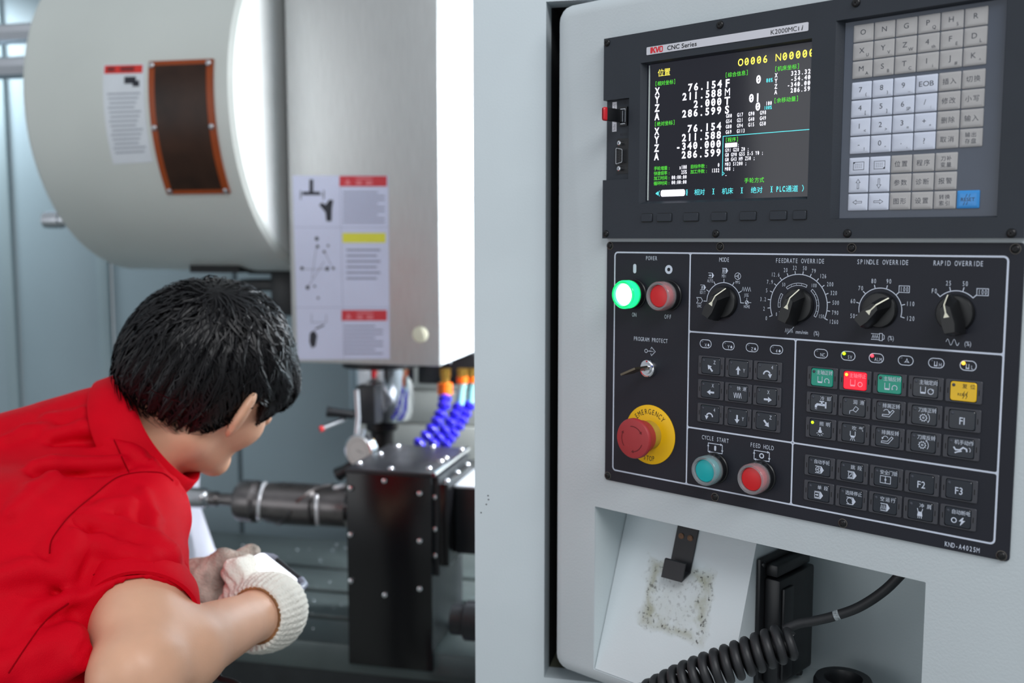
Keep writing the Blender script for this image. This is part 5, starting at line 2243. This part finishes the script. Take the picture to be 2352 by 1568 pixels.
def f_skin(P):
    d = d_ell(P, H + HU * .018 - HF * .012, HAX, (.092, .074, .093))
    d = smin(d, d_ell(P, H + HF * .026 - HU * .042, HAX, (.070, .064, .086)), .03)
    for s in (-1, 1):
        d = smin(d, d_cap(P, H + HR * (.050 * s) - HU * .070 - HF * .004, H + HF * .078 - HU * .118 + HR * (.010 * s), .022, .018), .025)
        d = smin(d, d_ell(P, H + HF * .062 - HU * .038 + HR * (.038 * s), HAX, (.024, .022, .024)), .02)
        e = np.clip(d_ell(P, H + HF * .090 + HR * (.031 * s) - HU * .002, HAX, (.012, .015, .009)), -1, 1)
        d = smax(d, -e, .012)
        d = smin(d, d_cap(P, H + HF * .090 + HR * (.016 * s) + HU * .014, H + HF * .084 + HR * (.044 * s) + HU * .013, .008, .006), .012)
        d = smin(d, d_ell(P, H + HF * .079 + HR * (.031 * s) - HU * .002, HAX, (.013, .014, .013)), .004)
    d = smin(d, d_cap(P, H + HF * .094 + HU * .002, H + HF * .112 - HU * .040, .008, .013), .012)
    d = smin(d, d_cap(P, H + HF * .092 + HR * .018 - HU * .074, H + HF * .092 - HR * .018 - HU * .074, .007, .007), .008)
    d = smin(d, d_cap(P, H + HF * .089 + HR * .015 - HU * .083, H + HF * .089 - HR * .015 - HU * .083, .008, .008), .008)
    for c, ax_, w_ in ((EAR, EAX, ew), (EARL, EAXL, ewl)):
        e = d_ell(P, c + w_ * .010, ax_, (.023, .0085, .036))
        e = smax(e, -d_ell(P, c + w_ * .011 + ax_[1] * (.009 if c is EAR else .009), ax_, (.012, .006, .022)), .004)
        d = smin(d, e, .006)
    d = smin(d, d_cap(P, NB, N0, .056, .048), .03)
    # sterno-mastoid cord on the right of the neck
    d = smin(d, d_cap(P, H + HR * .060 - HF * .02 - HU * .055, N0 + (NB - N0) * .3 + HR * .050, .012, .014), .03)
    # trunk core and arms
    d = smin(d, d_cap(P, N0, (RS + LS) / 2 - cvec(.10, 0, .12), .046, .075), .05)
    d = smin(d, d_cap(P, RS, LS, .045, .045), .05)
    d = smin(d, d_cap(P, RS, EL, .050, .043), .03)
    d = smin(d, d_cap(P, RS + (EL - RS) * .5 + AXR * .004, RS + (EL - RS) * .75 + AXR * .005, .041, .041), .03)
    m_ = EL + (WR - EL) * .30
    d = smin(d, smin(d_cap(P, EL, m_, .041, .0425), d_cap(P, m_, WR, .0425, .0275), .02), .016)
    d = smin(d, d_cap(P, EL - cvec(.004, .012, .004), EL - cvec(.010, .018, .006), .030, .024), .03)
    d = smin(d, d_cap(P, LS, LE, .048, .042), .03)
    d = smin(d, d_cap(P, LE, LW, .040, .028), .02)
    d = smin(d, d_cap(P, WR, WR + nz_(WR - EL) * .05, .026, .022), .015)
    d = smin(d, d_cap(P, LW, LW + nz_(LW - LE) * .05, .026, .022), .015)
    return d


lo, hi = bounds([H + HU * .13, H - HU * .14, H + HF * .14, H - HF * .12, H + HR * .12, H - HR * .12, RS, EL, WR, LS, LE, LW, N0, (RS + LS) / 2 - cvec(.10, 0, .12)], .105)
sdf_build('body', f_skin, lo, hi, .0042, SKIN, pe, BASE)

# ---- shirt
RED = mat('red_pique', (206, 0, 26), 0.62, spec=0.08, var=0.03, vscale=60, bump=0.25, bscale=900)
AXA = nz_(EL - RS)
CUFF = RS + AXA * (.71 * np.linalg.norm(EL - RS))
AXL = nz_(LE - LS)
CUFL = LS + AXL * (.60 * np.linalg.norm(LE - LS))
NAX = nz_(NB - N0)


KC = pc(384, 978, 1.270)
ka = nz_(NAX * .8 + cvec(.80, .1, .42) * .3)
k1 = nz_(cvec(-.50, 0, .86) - ka * (cvec(-.50, 0, .86) @ ka))
k2 = np.cross(ka, k1)


def f_shirt0(P, open_ends=False):
    T1, T2, T3 = pc(165, 1056, 1.285), pc(-10, 1172, 1.235), pc(-190, 1400, 1.12)
    d = d_cap(P, T1, T2, .082, .100)
    d = smin(d, d_cap(P, T2, T3, .100, .120), .06)
    d = smin(d, d_cap(P, T3, PEL + np.array([0, 0, .03]), .120, .125), .06)
    R1, R2, R3 = pc(225, 1165, 1.215), pc(40, 1350, 1.10), pc(-60, 1600, 1.02)
    d = smin(d, d_cap(P, R1, R2, .085, .112), .06)
    d = smin(d, d_cap(P, R2, R3, .112, .118), .06)
    d = smin(d, d_cap(P, R3, PEL + AXR * .08, .115, .115), .06)
    L1, L2 = pc(215, 1070, 1.42), pc(-60, 1330, 1.30)
    d = smin(d, d_cap(P, L1, L2, .085, .120), .06)
    d = smin(d, d_cap(P, L2, PEL + cvec(.03, .10, .05), .120, .12), .06)
    # front of the chest, hidden from here
    d = smin(d, d_cap(P, pc(235, 1240, 1.36), pc(80, 1480, 1.22), .085, .11), .06)
    d = smin(d, d_cap(P, N0 - NAX * .005, (RS + N0) / 2 - AXR * .012, .064, .038), .04)
    d = smin(d, d_cap(P, (RS + N0) / 2 - AXR * .012, RS, .038, .056), .04)
    d = smin(d, d_cap(P, N0 - NAX * .02, LS, .050, .054), .04)
    sl = d_cap(P, RS, CUFF + AXA * .05, .059, .057)
    slL = d_cap(P, LS, CUFL + AXL * .05, .064, .058)
    if open_ends:
        out = []
        for q, c, ax_, jt in ((sl, CUFF, AXA, RS), (slL, CUFL, AXL, LS)):
            along = (P - c.astype(np.float32)) @ ax_.astype(np.float32)
            q = np.maximum(q, along)
            out.append(np.maximum(q, -np.maximum(d_cap(P, jt, c + ax_ * .12, .0505, .0505), -along - .05)))
        sl, slL = out
    d = smin(d, sl, .035)
    d = smin(d, slL, .035)
    return d


def march(px, py):
    r = ray(px, py)
    t = .7
    for _ in range(60):
        q = CAM + t * r
        v = float(f_shirt0(q[None].astype(np.float32))[0])
        t += v * .8
        if abs(v) < .0006:
            break
    return CAM + t * r


folds = []
for pts, w_ in ((((80, 1072), (122, 1067), (274, 1062)), .006), (((110, 962), (190, 948), (294, 954)), .005), (((120, 1000), (190, 984), (260, 990), (333, 1012)), .006),
                (((215, 1197), (255, 1210), (303, 1231), (350, 1252), (387, 1270)), .008), (((190, 1186), (240, 1168), (294, 1158)), .006),
                (((235, 1256), (284, 1276), (340, 1284), (392, 1284)), .007), (((165, 1240), (152, 1280), (147, 1325)), .008), (((184, 1260), (220, 1250), (245, 1258)), .005),
                (((10, 1540), (80, 1500), (158, 1470)), .012), (((60, 1566), (130, 1530), (180, 1510)), .010), (((0, 1330), (60, 1310), (120, 1318)), .007),
                (((30, 1470), (90, 1405), (160, 1372)), .005), (((20, 1180), (80, 1120), (120, 1095)), .005), (((240, 1010), (300, 1040), (350, 1062)), .006),
                (((290, 1180), (296, 1240)), .004), (((330, 1130), (352, 1190), (350, 1250)), .004), (((10, 1010), (60, 990), (110, 985)), .005)):
    q = [march(*z) for z in pts]
    for a, b_ in zip(q[:-1], q[1:]):
        folds.append((a, b_, w_))
seam = [march(*z) for z in ((113, 1272), (118, 1241), (138, 1210), (162, 1182), (190, 1157), (220, 1133), (250, 1108), (279, 1090), (323, 1080), (372, 1083), (402, 1105), (420, 1130))]
dents = []
for pts, w_ in ((((95, 1084), (180, 1078), (270, 1076)), .008), (((222, 1212), (300, 1246), (380, 1284)), .008), (((240, 1268), (290, 1290), (380, 1296)), .006),
                (((130, 1010), (200, 1000), (300, 1020)), .008), (((176, 1255), (168, 1315)), .005), (((122, 1300), (150, 1370), (170, 1400)), .006), (((40, 1535), (120, 1500)), .010)):
    q = [march(*z) for z in pts]
    for a, b_ in zip(q[:-1], q[1:]):
        dents.append((a, b_, w_))


def f_shirt(P):
    d = f_shirt0(P, True)
    near = np.abs(d) < .03
    if near.any():
        Q = P[near]
        e = d[near]
        for a, b_, w_ in dents:
            e = smax(e, -(d_cap(Q, a, b_, w_ * 1.4, w_ * 1.4)), .010)
        for a, b_, w_ in folds:
            e = smin(e, d_cap(Q, a, b_, w_ * 1.55, w_ * 1.55), .009)
        for a, b_ in zip(seam[:-1], seam[1:]):
            e = smin(e, d_cap(Q, a, b_, .0035, .0035), .003)
        # soft uneven cloth
        e = e + .0016 * np.sin(Q[:, 0] * 61 + 3 * np.sin(Q[:, 2] * 33)) * np.sin(Q[:, 1] * 47 + Q[:, 2] * 40)
        d = d.copy()
        d[near] = e
    # sleeve ends and neck opening
    d = np.maximum(d, -d_cap(P, KC - ka * .012, KC + ka * .06, .062, .074))
    d = np.maximum(d, (P - KC.astype(np.float32)) @ ka.astype(np.float32) + np.where(d_cap(P, KC - ka * .05, KC + ka * .1, .10, .10) < 0, .004, -1))
    return d


lo, hi = bounds([RS, LS, CUFF, N0 + NAX * .08, PEL - [.02, 0, .09], pc(165, 1052, 1.285), pc(-190, 1380, 1.12), pc(100, 1480, 1.22), pc(-60, 1600, 1.02)], .14)
shirt, _ = sdf_build('shirt', f_shirt, lo, hi, .0045, RED, pe, BASE)
# sleeve bands
for c, ax_, r0 in ((CUFF, AXA, .0600), (CUFL, AXL, .0600)):
    e1 = nz_(np.cross(ax_, (0.3, 0.2, 1.0)))
    e2 = np.cross(ax_, e1)
    b = B()
    ls = []
    for t, r in ((-.030, r0 - .001), (-.028, r0 + .0035), (-.004, r0 + .0030), (.0, r0 + .001), (.0, r0 - .003), (-.010, r0 - .004)):
        ls.append([tuple(c + ax_ * (t + .004 * sin(2 * a)) + (e1 * cos(a) + e2 * sin(a)) * r - BASE) for a in [2 * pi * i / 56 for i in range(56)]])
    b.loops(ls, False, False)
    b.build('sleeve_band', RED, shirt, smooth=50)
# seam lines; the dark red stands for the shadow along each seam
SEAM_SHADE = mat('red_seam_shade', (146, 0, 14), 0.9, spec=0.05)


def march2(px, py):
    r = ray(px, py)
    t = .7
    for _ in range(70):
        q = CAM + t * r
        v = float(f_shirt(q[None].astype(np.float32))[0])
        t += v * .7
        if abs(v) < .0004:
            break
    return CAM + t * r


def pxline(pts, n):
    P_ = spline([(x, y, 0) for x, y in pts], n)
    return [(q[0], q[1]) for q in P_]


for nm, pts in (('sleeve_seam_shade', ((114, 1270), (118, 1241), (138, 1210), (162, 1182), (190, 1157), (220, 1133), (250, 1108), (279, 1092), (323, 1084), (372, 1086), (398, 1104))),
                ('band_seam_shade', ((214, 1320), (274, 1297), (313, 1291), (392, 1299), (420, 1325))), ('shoulder_seam_shade', ((296, 1084), (280, 1050), (262, 1010))), ('side_seam_shade', ((20, 1545), (70, 1470), (110, 1420), (158, 1385)))):
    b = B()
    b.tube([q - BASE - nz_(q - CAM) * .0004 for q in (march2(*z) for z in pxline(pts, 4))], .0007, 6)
    b.build(nm, SEAM_SHADE, shirt)
# collar
b = B()
ls = []
for t, ra, rb in ((-.050, .0890, .092), (-.046, .0915, .094), (-.026, .0880, .090), (-.010, .0835, .083), (.000, .0800, .076), (.003, .0765, .073), (-.004, .0735, .071), (-.035, .0725, .070)):
    l = []
    for i in range(64):
        a = 2 * pi * i / 64
        drop_ = .006 * max(0, -cos(a)) ** 2
        l.append(tuple(KC + ka * (t - drop_ * (1 if t < -.02 else .6) + .002 * sin(3 * a)) + k1 * (ra * cos(a)) + k2 * (rb * sin(a)) - BASE))
    ls.append(l)
b.loops(ls, False, False)
b.build('collar', RED, shirt, smooth=50)

# ---- hair
HAIR = mat('black_hair', (11, 10, 12), 0.42, spec=0.25, var=0.3, vscale=300, bump=0.3, bscale=500)
HC = H + HU * .022 - HF * .012
FX = np.array([-.15, -.040, -.024, -.004, .016, .034, .050, .060, .072, .090, .15])
UX = np.array([-.030, -.044, -.048, -.016, .036, .034, -.006, -.008, .006, .012, .012])


def f_hair(P):
    q = (P - H.astype(np.float32)) @ HAX.T.astype(np.float32)
    d = d_ell(P, HC, HAX, (.105, .089, .102))
    d = smin(d, d_cap(P, H - HF * .050 - HU * .020, H - HF * .052 - HU * .050, .052, .042), .03)
    d = smin(d, d_cap(P, H + HF * .072 + HU * .030 + HR * .035, H + HF * .076 + HU * .030 - HR * .035, .024, .024), .03)
    cut = np.interp(q[:, 0], FX, UX).astype(np.float32) - q[:, 2]
    d = smax(d, cut * .75, .012)
    a = np.arctan2(q[:, 1], q[:, 0] + .045)
    rr = np.sqrt(q[:, 1] ** 2 + (q[:, 0] + .045) ** 2)
    d = d + .0022 * np.sin(a * 30 + 6 * np.sin(rr * 60)) * np.clip(rr / .05, 0, 1)
    return d


lo, hi = bounds([H + HU * .15, H - HU * .13, H + HF * .13, H - HF * .14, H + HR * .12, H - HR * .12], .02)
hair, hp = sdf_build('hair', f_hair, lo, hi, .0036, HAIR, pe, BASE)
# loose strands lying on the hair
sel = hp[NR.choice(len(hp), 5200)]
WH = H + HU * .112 - HF * .055
gr = np.stack([(f_hair((sel + e).astype(np.float32)) - f_hair((sel - e).astype(np.float32))) for e in np.eye(3) * .003], 1)
gr /= np.linalg.norm(gr, axis=1)[:, None] + 1e-9
loc = (sel - H) @ HAX.T
okm = (gr @ HU > -.55) | (loc[:, 2] > -.02)
sel = sel[okm]
p0 = sel.copy()
step = NR.uniform(.007, .016, len(sel))
ribs = []
pos = p0.copy()
for k in range(5):
    g = np.stack([(f_hair((pos + e).astype(np.float32)) - f_hair((pos - e).astype(np.float32))) for e in np.eye(3) * .003], 1)
    g /= np.linalg.norm(g, axis=1)[:, None] + 1e-9
    dv = f_hair(pos.astype(np.float32))
    pos = pos - g * (dv - (.0016 + .0040 * k / 4))[:, None]
    d = pos - WH
    d = d - HU * .02 + HF * .01
    d = d - g * (d * g).sum(1)[:, None]
    d /= np.linalg.norm(d, axis=1)[:, None] + 1e-9
    if k == 0:
        jit = NR.normal(0, .34, (len(pos), 3))
    d = d + jit
    d = d - g * (d * g).sum(1)[:, None]
    d /= np.linalg.norm(d, axis=1)[:, None] + 1e-9
    side = np.cross(g, d)
    wd = np.array([.0009, .0013, .0012, .0009, .0002])[k]
    ribs.append((pos + side * wd - BASE, pos - side * wd - BASE))
    pos = pos + d * step[:, None]
n = len(sel)
V = np.concatenate([x for pr in ribs for x in pr])
F = []
ii = np.arange(n)
for k in range(4):
    F.append(np.stack([2 * k * n + ii, (2 * k + 1) * n + ii, (2 * k + 3) * n + ii, (2 * k + 2) * n + ii], 1))
F = np.concatenate(F)
me = bpy.data.meshes.new('hair_strands')
me.from_pydata(V.tolist(), [], F.tolist())
me.materials.append(mat('hair_strand', (14, 13, 16), 0.42, spec=0.32, var=0.3, vscale=300))
me.polygons.foreach_set('use_smooth', [True] * len(me.polygons))
link('hair_strands', me, hair, kind='stuff')
# eyes
for s in (-1, 1):
    b = B()
    c = H + HF * .080 + HR * (.031 * s) - HU * .002 - BASE
    bm = bmesh.new()
    bmesh.ops.create_uvsphere(bm, u_segments=16, v_segments=10, radius=.0122)
    for v in bm.verts:
        v.co = v.co + Vector(c + HF * .004)
    b.bm(bm)
    b.build('eye', mat('eye_white', (225, 220, 215), 0.2, var=0.02), pe)
    b = B()
    bm = bmesh.new()
    bmesh.ops.create_uvsphere(bm, u_segments=12, v_segments=8, radius=.006)
    for v in bm.verts:
        v.co = v.co + Vector(c + HF * .0115)
    b.bm(bm)
    b.build('iris', mat('iris_dark', (30, 20, 16), 0.15), pe)

# ---- handheld controller
A_, B_, C_2 = pc(604, 1264, 1.315), pc(690, 1331, 1.290), pc(508, 1350, 1.225)
hx = nz_(B_ - A_)
hn = nz_(np.cross(hx, C_2 - A_))
if hn @ AXF > 0:
    hn = -hn
hy = nz_(np.cross(hn, hx))
if hy @ (C_2 - A_) < 0:
    hy = -hy
LWID = np.linalg.norm(B_ - A_)
LEN = .070
hc = thing('handheld_controller', 'white-faced handheld controller with a dark guard bar, held in both gloves', 'controller', tuple(A_))


def hloc(x, y, z):
    return tuple(hx * x + hy * y + hn * z)


def hslab(b, x0, x1, y0, y1, z0, z1, r=.006):
    ls = []
    for z, i in ((z0, .001), (z0 + .001, 0), (z1 - .001, 0), (z1, .001)):
        ls.append([hloc(q[0], q[1], z) for q in rrect((x0 + x1) / 2, (y0 + y1) / 2, x1 - x0 - 2 * i, y1 - y0 - 2 * i, r, 4)])
    b.loops(ls)


b = B()
hslab(b, 0, LWID, 0, LEN, -.022, -.003)
b.build('case', mat('controller_grey', (120, 124, 138), 0.35, var=0.04), hc)
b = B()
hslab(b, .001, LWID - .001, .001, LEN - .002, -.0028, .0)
b.build('white_face', mat('controller_white_glow', (245, 246, 250), 0.35, var=0.01, emit=(240, 244, 255), estr=0.8), hc)  # glow added so the white face looks overexposed
b = B()
w_ = LWID
b.tube([hloc(.004, .012, -.010), hloc(.002, -.004, -.010), hloc(.008, -.013, -.012), hloc(w_ * .22, -.014, -.012)], .0055, 10)
b.build('guard_post', mat('controller_grey', (120, 124, 138)), hc)
b = B()
b.tube([hloc(w_ + .001, .014, -.010), hloc(w_ + .006, .004, -.010), hloc(w_ + .002, -.010, -.012), hloc(w_ * .88, -.013, -.012)], .0055, 10)
b.build('guard_post', mat('controller_grey', (120, 124, 138)), hc)
b = B()
b.tube([hloc(w_ * .20, -.014, -.012), hloc(w_ * .85, -.013, -.012)], .0045, 10)
b.build('guard_bar', BLACKS, hc)

# ---- gloves
KNITW = mat('knit_white', (230, 226, 216), 0.9, spec=.1, var=0.08, vscale=26, bump=1.0, bscale=330)
KNITD = mat('knit_dirty', (172, 162, 152), 0.9, spec=.1, var=0.55, vscale=38, bump=1.0, bscale=330)
HD = nz_(WR - EL)


def hp_(x, y, z):
    return A_ + hx * x + hy * y + hn * z


PALM = pc(594, 1408, 1.235)
KN = [hp_(w_ + .002, .058 + .020 * k, -.012) for k in range(4)]      # knuckles along the right edge of the controller
TIPS = [hp_(w_ * .40 + .004 * k, .062 + .021 * k, -.040) for k in range(4)]


GE1 = nz_(np.cross(HD, (0.2, 0.1, 1))).astype(np.float32)
GE2 = np.cross(HD, GE1).astype(np.float32)


def f_gr(P):
    c0, c1 = WR - HD * .004, WR + HD * .030
    d = d_cap(P, c0, c1, .0335, .036)
    d = smin(d, d_ell(P, PALM, np.stack([hx, hy, hn]), (.046, .052, .030)), .03)
    d = smin(d, d_cap(P, c1, PALM, .036, .038), .03)
    for k in range(4):
        r = (.0115, .012, .0118, .0105)[k]
        k0 = PALM + (KN[k] - PALM) * .45
        mid = KN[k] - hn * .020
        e = smin(d_cap(P, k0, KN[k], r * 1.15, r), d_cap(P, KN[k], mid, r, r), .006)
        e = smin(e, d_cap(P, mid, TIPS[k], r, r * .85), .005)
        d = smin(d, e, .010)
    t0, t1, t2 = PALM + hn * .012 - hx * .02, hp_(w_ * .32, .076, .016), hp_(w_ * .26, .052, .013)
    e = smin(d_cap(P, t0, t1, .018, .0145), d_cap(P, t1, t2, .0145, .0125), .008)
    d = smin(d, e, .014)
    along = (P - c0.astype(np.float32)) @ HD.astype(np.float32)
    d = np.maximum(d, -along)
    d = np.maximum(d, -d_cap(P, WR - HD * .05, WR + HD * .012, .030, .028))
    q1, q2 = (P - WR.astype(np.float32)) @ GE1, (P - WR.astype(np.float32)) @ GE2
    return d + .0011 * np.sin(np.arctan2(q1, q2) * 34)


lo, hi = bounds([WR, PALM] + KN + TIPS + [hp_(.0, .02, .02)], .065)
sdf_build('glove', f_gr, lo, hi, .0026, KNITW, pe, BASE, label='off-white knit glove on the near hand')
# cuff edge of the near glove
e1 = nz_(np.cross(HD, (0.2, 0.1, 1)))
e2 = np.cross(HD, e1)
b = B()
b.tube([WR - HD * .003 + (e1 * cos(a) + e2 * sin(a)) * .0322 - BASE for a in [2 * pi * i / 40 for i in range(41)]], .0022, 6)
b.build('glove_hem', mat('hem_brown', (150, 104, 66), 0.9, var=0.4, vscale=60, bump=0.4), pe)

LD = nz_(LW - LE)
LP = pc(444, 1358, 1.275)
IX = [pc(476, 1338, 1.280), pc(534, 1296, 1.305), pc(577, 1270, 1.322)]
LT = [hp_(.010, .050 + .020 * k, -.038) for k in range(3)]


def f_gl(P):
    d = d_cap(P, LW - LD * .004, LP, .034, .034)
    d = smin(d, d_ell(P, LP, np.stack([nz_(IX[2] - LP), nz_(np.cross(nz_(IX[2] - LP), AXF)), AXF]), (.044, .036, .028)), .022)
    e = smin(d_cap(P, IX[0], IX[1], .0155, .0138), d_cap(P, IX[1], IX[2], .0138, .0122), .006)
    d = smin(d, e, .016)
    for k in range(3):
        r = (.012, .0118, .0105)[k]
        m_ = LP + (LT[k] - LP) * .55 + AXF * .022
        e = smin(d_cap(P, LP + AXF * .012, m_, r * 1.2, r), d_cap(P, m_, LT[k], r, r * .85), .006)
        d = smin(d, e, .010)
    t1, t2 = hp_(-.012, .060, .004), hp_(.008, .050, .010)
    e = smin(d_cap(P, LP - AXF * .01, t1, .016, .013), d_cap(P, t1, t2, .013, .011), .006)
    d = smin(d, e, .012)
    along = (P - (LW - LD * .004).astype(np.float32)) @ LD.astype(np.float32)
    d = np.maximum(d, -along)
    return d + .0006 * np.sin(along * 900)


lo, hi = bounds([LW, LP] + IX + LT + [hp_(0, .05, .01)], .06)
sdf_build('glove', f_gl, lo, hi, .0028, KNITD, pe, BASE, label='grimy grey knit glove on the far hand')

# ---- trousers and shoes, below the frame
NAVY = mat('navy_cloth', (34, 40, 58), 0.8, var=0.1, vscale=40, bump=0.2, bscale=700)
side = cvec(.32, -.94, 0)
side[2] = 0
side = nz_(side)
fwd = np.array([side[1] * -1, side[0], 0.0])
HPs = [PEL + side * (.095 * s) - [0, 0, .02] for s in (1, -1)]
KNs = [np.array([h[0], h[1], .52]) + fwd * .05 + side * (.03 * s) for h, s in zip(HPs, (1, -1))]
ANs = [np.array([h[0], h[1], .09]) - fwd * .02 + side * (.05 * s) for h, s in zip(HPs, (1, -1))]


def f_tr(P):
    d = d_ell(P, PEL - [0, 0, .02], np.stack([side, fwd, [0, 0, 1.0]]), (.185, .135, .13))
    for h, k, a in zip(HPs, KNs, ANs):
        d = smin(d, d_cap(P, h, k, .092, .068), .04)
        d = smin(d, d_cap(P, k, a, .068, .056), .03)
    return np.maximum(d, .055 - P[:, 2])


lo, hi = bounds(HPs + KNs + ANs + [PEL + [0, 0, .05]], .13)
lo[2] = .03
sdf_build('trousers', f_tr, lo, hi, .011, NAVY, pe, BASE)
for a in ANs:
    fn = lambda P, a=a: np.maximum(smin(d_cap(P, a - [0, 0, .03], np.array([a[0], a[1], .045]) + fwd * .15, .05, .042), d_cap(P, a, np.array([a[0], a[1], .05]) - fwd * .05, .045, .045), .02), .004 - P[:, 2])
    lo, hi = bounds([a - fwd * .08, a + fwd * .18, [a[0], a[1], .0]], .07)
    lo[2] = -.01
    sdf_build('shoe', fn, lo, hi, .008, BLACKS, pe, BASE)

# ---- cord of the handheld controller
cd = thing('controller_cord', 'thin black cord dropping from the handheld controller below the forearm', 'cord', tuple(A_))
b = B()
e_ = hp_(w_ * .5, LEN, -.012)
pts = [e_, e_ + cvec(-.012, .0, -.035), pc(500, 1545, 1.215), pc(545, 1572, 1.20), pc(620, 1640, 1.16), pc(760, 1760, 1.1)]
b.tube([q - A_ for q in spline(pts, 8)], .0042, 10)
b.build('cord', CORD, cd)
